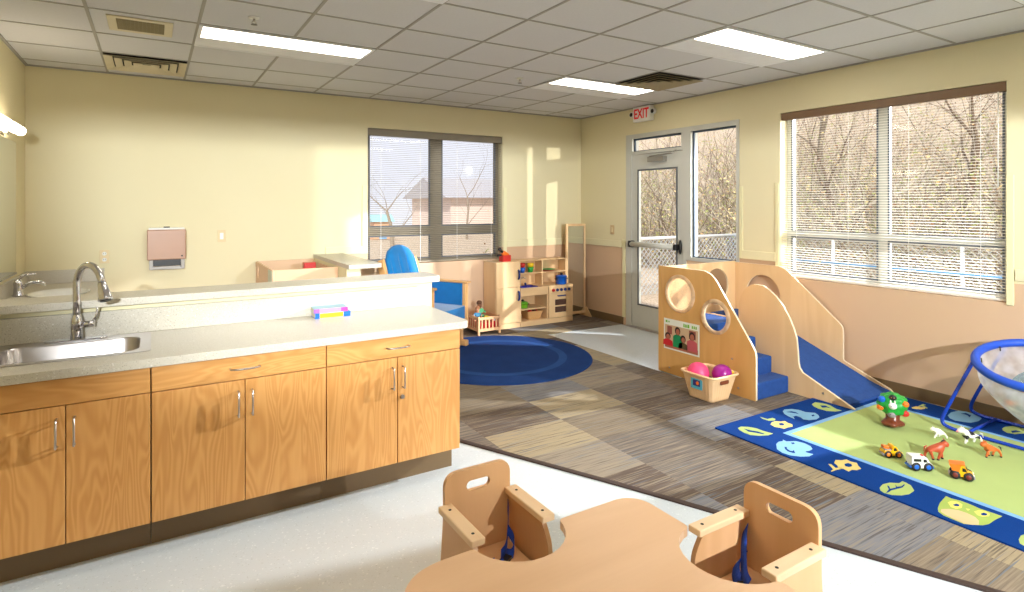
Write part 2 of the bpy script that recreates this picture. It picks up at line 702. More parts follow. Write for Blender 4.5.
w = MB().plate([rect(XL - 0.2, 0, XR + 0.2, ZC), rect(*W1)], FXZ, YB, YB + 0.2)
struct(w.build('wall_back', M_WALL))
w = MB().plate([[(YR, 0), (4.56, 0), (4.56, 0.905), (D1[0], 0.905), (D1[0], D1[3]), (D1[2], D1[3]), (D1[2], 0), (YB, 0), (YB, ZC), (YR, ZC)], rect(*W2)], FYZ, XR, XR + 0.2)
struct(w.build('wall_right', M_WALL))
struct(MB().box((XL - 0.2, YR, 0), (XL, YB, ZC)).build('wall_left', M_WALL))
struct(MB().box((XL - 0.2, YR - 0.2, 0), (XR + 0.2, YR, ZC)).build('wall_rear', M_WALL))

# baseboards, chair rails, corner guards
struct(MB().box((1.6, YB - 0.012, 0.006), (XR - 0.012, YB, 0.10)).build('baseboard_back', M_BASE, bevel=0.003))
struct(MB().box((XR - 0.012, 5.59, 0.006), (XR, YB, 0.10)).build('baseboard_corner', M_BASE, bevel=0.003))
struct(MB().box((XR - 0.012, YR, 0.006), (XR, 4.55, 0.10)).build('baseboard_right', M_BASE, bevel=0.003))
k = 2
for a, b in (((1.6, YB - 0.014, 0.985), (2.0, YB, 1.07)), ((3.90, YB - 0.014, 0.985), (XR - 0.014, YB, 1.07)), ((XR - 0.014, 5.62, 0.985), (XR, YB, 1.07)),
             ((XR - 0.014, 3.455, 0.985), (XR, 3.83, 1.07)), ((XR - 0.014, YR, 1.005), (XR, 1.62, 1.085))):
    struct(MB().box(a, b).build('trim_%d' % k, M_CREAM, bevel=0.003))
    k += 1
for a, b in (((2.005, YB - 0.012, 1.07), (2.06, YB, 1.75)), ((3.85, YB - 0.012, 0.83), (3.9, YB, 1.75)), ((XR - 0.012, 5.55, 0.10), (XR, 5.605, 1.09)),
             ((XR - 0.012, 3.415, 0.84), (XR, 3.455, 1.745)), ((XR - 0.014, 1.625, 0.83), (XR, 1.668, 1.745)), ((XR - 0.012, 3.82, 0.985), (XR, 3.86, 1.72))):
    struct(MB().box(a, b).build('trim_%d' % k, M_TRIM, bevel=0.003))
    k += 1


# windows: each window is frame, glass; its blind is a thing of its own
def window(name, axis, rc, plane, mull, rail, fmat, deep=0.10, fw=0.045):
    y0, z0, y1, z1 = rc
    fn = FXZ if axis == 'X' else FYZ
    m0, m1 = mull
    r0, r1 = rail
    fr = MB()
    holes = []
    for a, b in ((y0 + fw, m0), (m1, y1 - fw)):
        for c, d in ((z0 + fw, r0), (r1, z1 - fw)):
            holes.append(rect(a, c, b, d))
    fr.plate([rect(y0 + 0.002, z0 + 0.002, y1 - 0.002, z1 - 0.002)] + holes, fn, plane, plane + 0.06)
    o = struct(fr.build(name, fmat))
    g = MB()
    for h in holes:
        g.plate([[(a, b) for a, b in h]], fn, plane + 0.028, plane + 0.032)
    g.build('window_glass', M_GLASS, o)
    s = MB()
    for h in holes:
        (a0, c0), _, (a1, c1), _ = h
        s.plate([rect(a0, c0, a1, c1), rect(a0 + 0.014, c0 + 0.014, a1 - 0.014, c1 - 0.014)], fn, plane - 0.004, plane + 0.01)
    s.build('gasket', plain('grey_gasket', (92, 98, 108), 0.5), o)
    return o


win1 = window('window_1', 'X', W1, YB + 0.11, (2.88, 3.03), (1.172, 1.272), M_TAUPE)
win2 = window('window_2', 'Y', W2, XR + 0.11, (2.50, 2.575), (1.232, 1.278), M_ALU)


def blind(name, label, axis, rc, plane, n, head_mat, slat_mat, tilt, head_h):
    y0, z0, y1, z1 = rc
    fn = (lambda a, b, d: (a, plane + d, b)) if axis == 'X' else (lambda a, b, d: (plane + d, a, b))
    t = thing(name, label, 'blind', fn((y0 + y1) / 2, z0 + 0.012, 0.0), 'window blinds')
    h = MB()
    h.plate([rect(y0 + 0.004, z1 - head_h, y1 - 0.004, z1 - 0.004)], fn, -0.022, 0.03)
    h.build('headrail', head_mat, t, bevel=0.003)
    s = MB()
    ztop, zbot = z1 - head_h - 0.012, z0 + 0.03
    c, q = math.cos(tilt) * 0.0125, math.sin(tilt) * 0.0125
    for i in range(n):
        z = zbot + (ztop - zbot) * i / (n - 1)
        a, b = y0 + 0.008, y1 - 0.008
        top = [fn(a, z - q, -c), fn(b, z - q, -c), fn(b, z + 0.0028, 0), fn(a, z + 0.0028, 0), fn(b, z + q, c), fn(a, z + q, c)]
        s.add(top, [(0, 1, 2, 3), (3, 2, 4, 5)], 0)
    s.build('slats', slat_mat, t, fix=False)
    br = MB()
    br.plate([rect(y0 + 0.008, z0 + 0.006, y1 - 0.008, z0 + 0.024)], fn, -0.012, 0.012)
    br.build('bottom_rail', slat_mat, t, bevel=0.003)
    nl = 4
    for i in range(nl):
        y = y0 + (y1 - y0) * (0.09 + 0.82 * i / (nl - 1))
        MB().plate([rect(y - 0.0015, z0 + 0.02, y + 0.0015, z1 - head_h)], fn, -0.0145, -0.0135).build('ladder_cord', M_WHITE, t)
    w_ = MB().tube([fn(y0 + 0.05, z1 - head_h, -0.024), fn(y0 + 0.05, z1 - 0.75, -0.026)], 0.003, 6)
    w_.build('tilt_wand', M_WHITE, t)
    return t


M_HEADB = plain('brown_valance', (124, 96, 70), 0.5)
blind('window_blind', 'taupe slatted blind over the back wall window behind the blue glider chair', 'X', W1, YB + 0.03, 66, M_TAUPE, M_SLATB, math.radians(9), 0.085)
blind('window_blind', 'white slatted blind with brown valance beside the play slide', 'Y', W2, XR + 0.03, 68, M_HEADB, M_SLAT, math.radians(9), 0.07)

# glazed door with transom and side light
fr = MB()
P0, P1 = XR - 0.004, XR + 0.11
holes = [rect(3.90, 0.945, 4.495, 2.355), rect(4.635, 2.192, 5.43, 2.355), rect(4.612, -0.01, 5.445, 2.155)]
hd = [(3.868, 0.908), (4.563, 0.908), (4.563, 0.001), (4.612, 0.001), (4.612, 2.155), (5.445, 2.155), (5.445, 0.001), (5.542, 0.001), (5.542, 2.408), (3.868, 2.408)]
fr.plate([hd, holes[0], holes[1]], FYZ, P0, P1)
door = struct(fr.build('door_1', M_ALU))
MB().plate([holes[0]], FYZ, P0 + 0.05, P0 + 0.056).plate([holes[1]], FYZ, P0 + 0.05, P0 + 0.056).build('door_side_glass', M_GLASS, door)
gk = MB()
for (a, _), (c, _), (d0, d1) in (((3.90, 0), (4.495, 0), (0.945, 2.355)), ((4.635, 0), (5.43, 0), (2.192, 2.355))):
    gk.plate([rect(a, d0, c, d1), rect(a + 0.022, d0 + 0.012, c - 0.022, d1 - 0.022)], FYZ, P0 + 0.03, P0 + 0.049)
gk.build('gasket', plain('dark_gasket', (70, 84, 100), 0.5), door)
leaf = MB().plate([rect(4.617, 0.02, 5.44, 2.150), rect(4.705, 0.30, 5.33, 1.957)], FYZ, P0 + 0.01, P0 + 0.055).build('door_leaf', M_ALU, door)
MB().plate([rect(4.705, 0.30, 5.33, 1.957)], FYZ, P0 + 0.03, P0 + 0.036).build('door_glass', M_GLASS, leaf)
MB().plate([rect(4.695, 0.29, 5.34, 1.967), rect(4.715, 0.31, 5.32, 1.947)], FYZ, P0 + 0.002, P0 + 0.012).build('glazing_bead', plain('bead_grey', (96, 100, 104), 0.5), leaf)
pb = MB().tube([(P0 - 0.045, 4.70, 1.045), (P0 - 0.045, 5.40, 1.045)], 0.032, 16)
pb.build('panic_bar', M_ALU, leaf)
MB().box((P0 - 0.075, 5.39, 1.005), (P0 + 0.008, 5.435, 1.085)).box((P0 - 0.07, 4.66, 1.01), (P0 + 0.008, 4.70, 1.08)).build('bar_end', M_BLACK, leaf, bevel=0.01)
MB().ball((P0 - 0.005, 4.645, 1.05), (0.016, 0.022, 0.085), 14).build('door_pull', M_BLACK, leaf)
cl = MB().box((P0 - 0.05, 4.86, 2.045), (P0 + 0.008, 5.12, 2.105)).tube([(P0 - 0.03, 5.10, 2.115), (P0 - 0.06, 4.72, 2.125), (P0 - 0.01, 4.70, 2.16)], 0.009, 8)
cl.build('door_closer', plain('closer_grey', (150, 146, 136), 0.35, 0.6), leaf, bevel=0.006)
MB().box((XR - 0.02, 4.50, 0.0), (XR + 0.19, 5.54, 0.018)).build('threshold', M_STEEL, door, bevel=0.004)


# ------------------------------------------------------------------ ceiling fittings
M_TUBE = emit('lamp_lens', (255, 247, 232), 10.5)
M_REFL = plain('white_reflector', (234, 236, 242), 0.6)


def troffer(x0, y0, label):
    x1, y1 = x0 + 1.212, y0 + 0.6045
    t = thing('ceiling_light', label, 'ceiling light', ((x0 + x1) / 2, (y0 + y1) / 2, ZC - 0.012), 'ceiling lights')
    f = MB().plate([rect(x0 + 0.005, y0 + 0.005, x1 - 0.005, y1 - 0.005), rect(x0 + 0.03, y0 + 0.03, x1 - 0.03, y1 - 0.03)], FXY, ZC - 0.012, ZC - 0.0005)
    f.build('light_frame', M_REFL, t)
    ym = y0 + 0.32
    MB().plate([rect(x0 + 0.03, y0 + 0.03, x1 - 0.03, ym)], FXY, ZC - 0.009, ZC - 0.003).build('lens', M_TUBE, t)
    MB().plate([rect(x0 + 0.03, ym + 0.001, x1 - 0.03, y1 - 0.03)], FXY, ZC - 0.010, ZC - 0.003).build('reflector', M_REFL, t)
    return t


TX, TY = (0.262, 3.292), (4.386, 2.573, 0.759, -1.055)
TL = {(0, 0): 'lit ceiling light nearest the vanity lamp, above the counter', (1, 0): 'lit ceiling light beside the black square diffuser near the exit sign',
      (1, 1): 'lit ceiling light above the slide and the blinds', (1, 2): 'ceiling light at the top right corner of the photo'}
for i, x in enumerate(TX):
    for j, y in enumerate(TY):
        if (i, j) == (0, 1) or j == 3 and i == 0:
            pass
        troffer(x, y, TL.get((i, j), ['lit ceiling light over the sink behind the photographed part', 'lit ceiling light over the table', 'ceiling light over the rear left of the room', 'ceiling light over the rear right of the room'][(j - 1) if i == 0 else 3]))


def diffuser(x0, y0, label, dark):
    s = 0.6045
    t = thing('air_diffuser', label, 'air vent', (x0 + s / 2, y0 + s / 2, ZC - 0.02), 'square ceiling diffusers')
    c = (x0 + s / 2, y0 + s / 2)
    MB().plate([rect(x0 + 0.01, y0 + 0.01, x0 + s - 0.01, y0 + s - 0.01)], FXY, ZC - 0.002, ZC - 0.0005).build('back_plate', M_GREYD, t)
    for i, (ro, ri) in enumerate(((0.292, 0.235), (0.222, 0.172), (0.158, 0.108), (0.094, 0.03))):
        v = MB()
        z0, z1 = ZC - 0.024, ZC - 0.006
        o, q = rect(c[0] - ro, c[1] - ro, c[0] + ro, c[1] + ro), rect(c[0] - ri, c[1] - ri, c[0] + ri, c[1] + ri)
        vs = [(a, b, z0) for a, b in o] + [(a, b, z1) for a, b in q] + [(a, b, z0 + 0.004) for a, b in o] + [(a, b, z1 + 0.004) for a, b in q]
        fs = []
        for a in range(4):
            b = (a + 1) % 4
            fs += [(a, b, 4 + b, 4 + a), (8 + a, 12 + a, 12 + b, 8 + b), (a, 8 + a, 8 + b, b), (4 + a, 4 + b, 12 + b, 12 + a)]
        v.add(vs, fs)
        v.build('louver', dark, t, fix=True)
    return t


diffuser(-0.344, 5.6, 'cream square diffuser in the ceiling near the left corner', plain('cream_metal', (214, 204, 178), 0.5))
diffuser(3.898, 3.785, 'black and tan square diffuser in the ceiling above the door', plain('dark_tan_metal', (160, 146, 112), 0.5))
t = thing('return_grille', 'small rectangular return grille in a ceiling tile by the left light', 'air vent', (-0.065, 4.655, ZC - 0.008))
MB().plate([rect(-0.25, 4.47, 0.12, 4.84), rect(-0.20, 4.52, 0.07, 4.79)], FXY, ZC - 0.008, ZC - 0.0005).build('grille_frame', plain('cream_grille', (214, 204, 176), 0.5), t, bevel=0.002)
MB().box((-0.20, 4.52, ZC - 0.002), (0.07, 4.79, ZC - 0.0008)).build('grille_back', M_GREYD, t)
g = MB()
for i in range(14):
    y = 4.53 + 0.0193 * i
    g.box((-0.20, y - 0.002, ZC - 0.008), (0.07, y + 0.006, ZC - 0.003))
for i in range(12):
    x = -0.19 + 0.0225 * i
    g.box((x - 0.001, 4.52, ZC - 0.0075), (x + 0.001, 4.79, ZC - 0.004))
g.build('grille_slats', plain('grille_tan', (150, 138, 104), 0.5), t)


def sprinkler(x, y, label):
    t = thing('sprinkler_head', label, 'sprinkler', (x, y, ZC - 0.05), 'sprinkler heads')
    MB().lathe([(0.034, ZC - 0.001), (0.032, ZC - 0.008), (0.012, ZC - 0.012)], (x, y, 0), 18).build('escutcheon', M_WHITE, t)
    MB().cyl((x, y, ZC - 0.012), (x, y, ZC - 0.03), 0.008, 12).tube([(x - 0.006, y, ZC - 0.028), (x - 0.014, y, ZC - 0.036), (x, y, ZC - 0.048)], 0.003, 6).tube([(x + 0.006, y, ZC - 0.028), (x + 0.014, y, ZC - 0.036), (x, y, ZC - 0.048)], 0.003, 6).build('sprinkler_frame', M_STEEL, t)
    d = MB().lathe([(0.004, ZC - 0.046), (0.02, ZC - 0.048), (0.02, ZC - 0.05), (0.004, ZC - 0.05)], (x, y, 0), 16)
    d.build('deflector', plain('grey_metal', (120, 120, 120), 0.4, 0.8), t)


sprinkler(0.556, 4.056, 'sprinkler head on the ceiling beside the long left light')
sprinkler(2.981, 4.69, 'sprinkler head on the ceiling beside the light nearest the exit sign')

# exit sign with two small lamp heads
t = thing('exit_sign', 'white exit sign with red letters and two lamp heads above the door', 'sign', (XR, 5.205, 2.54))
MB().box((XR - 0.075, 5.055, 2.545), (XR, 5.345, 2.725)).build('sign_body', M_WHITE, t, bevel=0.008)
mt = Matrix(((0, 0, -1, XR - 0.0755), (-1, 0, 0, 5.20), (0, 1, 0, 2.633), (0, 0, 0, 1)))
M_EXIT = emit('exit_red', (214, 16, 34), 0.2)
text_mesh('sign_lettering', 'EXIT', 0.165, M_EXIT, t, mt, 0.0012, 0.74)
for y in (5.36, 5.04):
    s = 1 if y > 5.2 else -1
    hd = MB().cyl((XR - 0.04, y - s * 0.02, 2.645), (XR - 0.04, y + s * 0.012, 2.645), 0.014, 12)
    hd.lathe([(0.012, 0.0), (0.034, -0.015), (0.034, -0.045), (0.03, -0.05)], (XR - 0.02, y + s * 0.02, 2.645), 18, 0, 'X')
    lp = hd.build('lamp_head', M_WHITE, t)
    MB().lathe([(0.026, -0.0512), (0.001, -0.053)], (XR - 0.02, y + s * 0.02, 2.645), 16, 0, 'X').build('lamp_lens', M_GREYD, lp)


# wall plates and the towel dispenser
def wall_plate(name, label, x, z, kind):
    t = thing(name, label, 'wall plate', (x, YB, z - 0.06))
    MB().box((x - 0.037, YB - 0.006, z - 0.06), (x + 0.037, YB, z + 0.06)).build('cover_plate', M_IVORY if kind != 'tan' else plain('tan_plate', (206, 176, 132), 0.4), t, bevel=0.003)
    if kind == 'outlet':
        for dz in (-0.027, 0.027):
            o = MB().lathe([(0.017, -0.0061), (0.017, -0.009)], (x, YB, z + dz), 20, 0, 'Y').build('socket', M_WHITE, t)
            MB().box((x - 0.009, YB - 0.0098, z + dz - 0.003), (x - 0.006, YB - 0.0088, z + dz + 0.006)).box((x + 0.006, YB - 0.0098, z + dz - 0.003), (x + 0.009, YB - 0.0088, z + dz + 0.006)).build('slot', M_GREYD, o)
    else:
        MB().box((x - 0.016, YB - 0.011, z - 0.032), (x + 0.016, YB - 0.0062, z + 0.032)).build('rocker', M_WHITE if kind != 'tan' else M_IVORY, t, bevel=0.002)
    return t


wall_plate('light_switch', 'light switch plate on the wall right of the towel dispenser', 0.587, 1.222, 'switch')
wall_plate('power_outlet', 'ivory outlet on the wall above the hand sink counter', -0.37, 1.062, 'outlet')
t = thing('light_switch', 'tan switch plate on the right wall beside the door', 'wall plate', (XR, 5.80, 1.145))
MB().box((XR - 0.006, 5.765, 1.145), (XR, 5.84, 1.265)).build('cover_plate', plain('tan_plate', (206, 176, 132), 0.4), t, bevel=0.003)
MB().box((XR - 0.012, 5.788, 1.172), (XR - 0.0062, 5.817, 1.238)).build('rocker', M_IVORY, t, bevel=0.002)

M_PINK = plain('pink_tan_enamel', (184, 144, 120), 0.35, vary=0.03)
t = thing('towel_dispenser', 'pinkish tan paper towel dispenser on the back wall', 'towel dispenser', (0.115, YB, 0.925))
MB().box((-0.042, YB - 0.125, 1.02), (0.272, YB - 0.001, 1.30)).build('cover', M_PINK, t, bevel=0.008)
MB().box((-0.03, YB - 0.118, 1.3005), (0.262, YB - 0.01, 1.318)).build('top_cap', M_WHITE, t, bevel=0.004)
MB().box((0.09, YB - 0.1, 1.3185), (0.14, YB - 0.06, 1.328)).build('lock', M_GREYD, t)
tr = MB().box((-0.025, YB - 0.112, 0.93), (0.005, YB - 0.001, 1.019)).box((0.232, YB - 0.112, 0.93), (0.262, YB - 0.001, 1.019)).box((0.005, YB - 0.112, 0.93), (0.232, YB - 0.10, 0.958))
tr.build('tray', plain('grey_plastic', (176, 172, 168), 0.4), t, bevel=0.003)
MB().box((0.006, YB - 0.09, 0.96), (0.231, YB - 0.002, 1.018)).build('paper_slot', M_BLACK, t)
MB().box((0.232, YB - 0.1262, 1.045), (0.246, YB - 0.1245, 1.059)).build('latch', M_GREYD, t)

# wall mirror, vanity lamp, hand sink counter at the left wall
M_MIRROR = plain('mirror_glass', (232, 236, 232), 0.02, 1.0, 0.005)
t = thing('wall_mirror', 'frameless wall mirror on the left wall under the vanity lamp', 'mirror', (XL, 5.0, 0.995))
MB().box((XL, 4.1, 0.999), (XL + 0.006, 6.03, 2.03)).build('mirror_pane', M_MIRROR, t)
MB().box((XL, 4.1, 0.985), (XL + 0.012, 6.03, 0.998)).build('edge_channel', M_CHROME, t)
t = thing('vanity_lamp', 'lit tube vanity lamp above the wall mirror', 'wall lamp', (XL, 5.35, 2.06))
MB().box((XL, 5.0, 2.05), (XL + 0.03, 5.62, 2.12)).build('back_plate', M_CHROME, t, bevel=0.004)
MB().tube([(XL + 0.085, 4.95, 2.09), (XL + 0.085, 5.68, 2.09)], 0.035, 18).build('tube_shade', emit('vanity_glow', (255, 240, 214), 12.0), t)
for y in (5.17, 5.5):
    MB().tube([(XL + 0.085, y - 0.012, 2.09), (XL + 0.085, y + 0.012, 2.09)], 0.039, 20).build('ring', M_CHROME, t)

SB = wood('vanity_wood', (200, 142, 78), (160, 100, 48), 'Z', 6, 0.5)
vz = 0.845
t = thing('vanity_cabinet', 'wooden cabinet under the hand sink counter by the left wall', 'cabinet', (-0.655, 5.25, 0.0))
MB().box((XL + 0.002, 4.10, 0.1), (-0.392, YB - 0.002, 0.69)).build('carcass', SB, t)
MB().box((XL + 0.002, 4.16, 0.0), (-0.45, YB - 0.01, 0.0999)).build('toe_kick', M_BASE, t)
for y in (4.12, 4.89, 5.67):
    d_ = MB().box((-0.3915, y, 0.12), (-0.376, y + 0.76, vz - 0.05)).build('door', SB, t, bevel=0.002)
    MB().tube([(-0.374, y + 0.1, 0.62), (-0.35, y + 0.1, 0.63), (-0.35, y + 0.1, 0.70), (-0.374, y + 0.1, 0.71)], 0.005, 8).build('handle', M_STEEL, d_)
t = thing('hand_sink_counter', 'pale speckled counter with a splash along the wall under the mirror', 'counter', (-0.65, 5.25, vz - 0.035))
cy, cx = 5.72, -0.62
el = [(cx + 0.19 * math.cos(a), cy + 0.25 * math.sin(a)) for a in [2 * math.pi * i / 32 for i in range(32)]]
MB().plate([[(XL + 0.001, 4.08), (-0.37, 4.08), (-0.37, YB - 0.001), (XL + 0.001, YB - 0.001)], el], FXY, vz - 0.035, vz).build('slab', M_CTOP, t)
MB().box((XL + 0.022, YB - 0.022, vz), (-0.37, YB - 0.001, vz + 0.115)).box((XL + 0.001, 4.08, vz), (XL + 0.021, YB - 0.001, vz + 0.115)).build('back_splash', M_CTOP, t, bevel=0.003)
b = MB()
prof = [(1.06, vz + 0.006), (1.0, vz + 0.008), (0.9, vz - 0.02), (0.75, vz - 0.09), (0.4, vz - 0.13), (0.02, vz - 0.135)]
n = 36
vs = [(cx + 0.19 * r * math.cos(2 * math.pi * j / n), cy + 0.25 * r * math.sin(2 * math.pi * j / n), z) for r, z in prof for j in range(n)]
fs = [(i * n + j, i * n + (j + 1) % n, (i + 1) * n + (j + 1) % n, (i + 1) * n + j) for i in range(len(prof) - 1) for j in range(n)]
b.add(vs, fs, 0, True)
sk = tag(b.build('hand_sink', plain('white_porcelain', (240, 240, 236), 0.12, coat=0.5)), 'white oval hand sink set in the counter under the mirror', 'sink')
t = thing('hand_sink_faucet', 'small chrome lever faucet on the hand sink counter', 'faucet', (-0.85, 5.70, vz))
fx, fy = -0.862, 5.70
MB().lathe([(0.036, vz), (0.035, vz + 0.008), (0.03, vz + 0.016), (0.026, vz + 0.07), (0.03, vz + 0.10), (0.02, vz + 0.125), (0.004, vz + 0.13)], (fx, fy, 0), 20).build('faucet_body', M_CHROME, t)
MB().tube([(fx + 0.02, fy, vz + 0.06), (fx + 0.08, fy - 0.01, vz + 0.10), (fx + 0.14, fy - 0.02, vz + 0.10), (fx + 0.17, fy - 0.025, vz + 0.075)], [0.014, 0.015, 0.015, 0.013], 12).build('spout', M_CHROME, t)
MB().tube([(fx, fy, vz + 0.125), (fx + 0.03, fy - 0.005, vz + 0.155), (fx + 0.11, fy - 0.015, vz + 0.165)], [0.012, 0.009, 0.007], 10).build('lever', M_CHROME, t)

# unseen lamp stand, its black plate added to keep light off upper walls
t = thing('unseen_studio_lamp', 'unseen studio lamp behind the camera with an added black plate cutting upward light', 'lamp', (2.3, -2.25, 0.006))
MB().tube([(2.37, -2.34, 0.012), (2.37, -2.34, 2.07)], 0.014, 12).build('stand_pole', M_BLACK, t)
for i in range(3):
    a = 2.094 * i + 0.5
    MB().tube([(2.37 + 0.014 * math.cos(a), -2.34 + 0.014 * math.sin(a), 0.55), (2.37 + 0.22 * math.cos(a), -2.34 + 0.22 * math.sin(a), 0.014)], 0.009, 8).build('leg', M_BLACK, t)
MB().box((1.3, -2.5, 2.07), (3.4, -1.35, 2.08)).build('light_flag', M_BLACK, t, bevel=0.003)

t = thing('unseen_studio_lamp', 'added unseen lamp stand by the left wall with a plate cutting upward light', 'lamp', (-0.6, -1.6, 0.006))  # stand added for the back wall fill, with its own light-cutting plate
MB().tube([(-0.6, -1.62, 0.012), (-0.6, -1.62, 2.07)], 0.014, 12).build('stand_pole', M_BLACK, t)
for i in range(3):
    a = 2.094 * i + 0.5
    MB().tube([(-0.6 + 0.014 * math.cos(a), -1.62 + 0.014 * math.sin(a), 0.55), (-0.6 + 0.22 * math.cos(a), -1.62 + 0.22 * math.sin(a), 0.014)], 0.009, 8).build('leg', M_BLACK, t)
MB().box((-0.9, -1.75, 2.07), (0.2, -0.6, 2.08)).build('light_flag', M_BLACK, t, bevel=0.003)


# ------------------------------------------------------------------ sink counter with its base cabinets and the raised bar
YF = 3.0
ZB, ZT = 0.145, 0.826


def pull(p, length, vert, parent):
    x, z = p
    h = length / 2
    y = YF - 0.001
    if vert:
        pts = [(x, y, z - h), (x, y - 0.031, z - h), (x, y - 0.032, z - h + 0.001), (x, y - 0.032, z + h - 0.001), (x, y - 0.031, z + h), (x, y, z + h)]
    else:
        pts = [(x - h, y, z), (x - h, y - 0.022, z), (x - h * 0.5, y - 0.034, z), (x + h * 0.5, y - 0.034, z), (x + h, y - 0.022, z), (x + h, y, z)]
    return MB().tube(pts, 0.0042, 8).build('handle', M_STEEL, parent)


def base_cabinet(x0, x1, split, label, drawer_pull, lock=False, top=ZT):
    t = thing('base_cabinet', label, 'cabinet', ((x0 + x1) / 2, 3.3, 0.0), 'oak base cabinets under the counter')
    MB().box((x0 + 0.001, YF + 0.021, ZB), (x1 - 0.001, 3.6, top)).build('carcass', M_OAK, t)
    MB().box((x0, YF + 0.11, 0.0), (x1, 3.58, ZB - 0.001)).build('toe_kick', M_BASE, t)
    g = 0.002
    zd = 0.715
    dr = MB().box((x0 + g, YF, zd + g), (x1 - g, YF + 0.02, ZT - 0.002)).build('drawer', M_OAKH, t, bevel=0.0015)
    if drawer_pull:
        pull(((x0 + x1) / 2, 0.772), 0.125, False, dr)
    for a, b, hx in ((x0, split, split - 0.03), (split, x1, split + 0.03)):
        d_ = MB().box((a + g, YF, ZB), (b - g, YF + 0.02, zd - g)).build('door', M_OAK, t, bevel=0.0015)
        pull((hx, 0.607), 0.112, True, d_)
        if lock and hx > split:
            MB().lathe([(0.011, YF - 0.012), (0.011, YF - 0.001)], (hx - 0.004, 0, 0.50), 16, 0, 'Y').build('lock', M_STEEL, d_)
    return t


base_cabinet(-0.60, -0.006, -0.303, 'oak cabinet under the steel sink', False, False, 0.69)
base_cabinet(-0.004, 0.747, 0.372, 'oak cabinet in the middle of the row under the counter', True)
base_cabinet(0.749, 1.50, 1.125, 'oak cabinet with a door lock at the free end of the counter', True, True)
t = thing('base_cabinet', 'oak filler cabinet against the left wall beside the sink cabinet', 'cabinet', (-0.765, 3.3, 0), 'oak base cabinets under the counter')
MB().box((XL + 0.001, YF + 0.021, ZB), (-0.635, 3.6, ZT)).build('carcass', M_OAK, t)
MB().box((XL + 0.001, YF + 0.11, 0), (-0.602, 3.58, ZB - 0.001)).build('toe_kick', M_BASE, t)
MB().box((XL + 0.003, YF, ZB), (-0.604, YF + 0.02, ZT - 0.002)).build('door', M_OAK, t, bevel=0.0015)
# side panel at the free end
CT0, CT1 = 0.832, 0.870
sx0, sx1, sy0, sy1 = -0.63, -0.005, 3.125, 3.585
t = thing('counter_top', 'long pale speckled counter top over the oak cabinets', 'counter', (0.32, 3.3, CT0))
out = fillet([(XL + 0.001, 2.97), (1.55, 2.97), (1.55, 3.622), (XL + 0.001, 3.622)], [0, 0.05, 0, 0])
MB().plate([out, rect(sx0 + 0.02, sy0 + 0.02, sx1 - 0.02, sy1 - 0.02)], FXY, CT0, CT1).build('slab', M_CTOP, t, bevel=0.012, seg=4)
MB().box((XL + 0.001, 3.603, CT1 + 0.0005), (1.49, 3.6245, 0.996)).build('back_splash', M_CTOP, t, bevel=0.003)

struct(MB().box((XL, 3.625, 0.0), (1.60, 3.80, 1.021)).build('wall_bar', M_CREAM))
cap = MB().plate([fillet([(XL + 0.001, 3.572), (1.65, 3.572), (1.65, 3.85), (XL + 0.001, 3.85)], [0, 0.05, 0.05, 0])], FXY, 1.022, 1.06)
tag(cap.build('bar_ledge', M_CTOP, None, bevel=0.012, seg=4), 'raised speckled ledge running behind the sink counter', 'counter ledge')

# stainless sink
t = thing('kitchen_sink', 'stainless steel sink set into the long counter', 'sink', ((sx0 + sx1) / 2, (sy0 + sy1) / 2, CT1))
zr = CT1 + 0.004
bx0, bx1, by0, by1 = sx0 + 0.045, sx1 - 0.045, sy0 + 0.03, sy1 - 0.085
MB().plate([rrect(sx0, sy0, sx1, sy1, 0.03), rrect(bx0, by0, bx1, by1, 0.07)], FXY, CT1 + 0.0005, zr).build('rim', M_STEEL, t, bevel=0.0015)
lv = [(0.0, zr - 0.001, 0.07), (0.004, zr - 0.008, 0.07), (0.008, zr - 0.13, 0.07), (0.02, zr - 0.155, 0.06), (0.05, zr - 0.165, 0.04)]
vs, fs = [], []
for d_, z, r in lv:
    lp = rrect(bx0 + d_, by0 + d_, bx1 - d_, by1 - d_, r)
    q = len(lp)
    vs += [(a, b, z) for a, b in lp]
for i in range(len(lv) - 1):
    fs += [(i * q + j, i * q + (j + 1) % q, (i + 1) * q + (j + 1) % q, (i + 1) * q + j) for j in range(q)]
b = MB().add(vs, fs, 0, True).add(vs[-q:], [tuple(range(q))])
b.build('basin', M_STEEL, t)
MB().lathe([(0.04, zr - 0.1645), (0.03, zr - 0.163), (0.005, zr - 0.1635)], ((bx0 + bx1) / 2, (by0 + by1) / 2, 0), 20).build('drain', M_CHROME, t)

# tall pull-down faucet
fx, fy, fz = -0.315, 3.545, zr
t = thing('kitchen_faucet', 'tall chrome gooseneck faucet with pull-down spray head', 'faucet', (fx, fy, fz))
MB().plate([rrect(fx - 0.125, fy - 0.028, fx + 0.125, fy + 0.028, 0.026)], FXY, fz + 0.0005, fz + 0.008).build('deck_plate', M_CHROME, t, bevel=0.002)
MB().lathe([(0.026, fz + 0.008), (0.024, fz + 0.10), (0.02, fz + 0.115), (0.014, fz + 0.13)], (fx, fy, 0), 20).build('faucet_body', M_CHROME, t)
dx, dy = 0.53, -0.85
path = [(fx, fy, fz + 0.12)]
hh, rad = 0.265, 0.108
path += [(fx, fy, fz + 0.2), (fx, fy, fz + hh)]
for i in range(1, 13):
    a = math.pi - math.pi * 0.92 * i / 12
    s = rad + rad * math.cos(a)
    path.append((fx + dx * s, fy + dy * s, fz + hh + rad * math.sin(a)))
MB().tube(path, 0.016, 14).build('gooseneck', M_CHROME, t)
e = Vector(path[-1])
dd = (e - Vector(path[-2])).normalized()
p = [e - dd * 0.003, e + dd * 0.02, e + dd * 0.075, e + dd * 0.085]
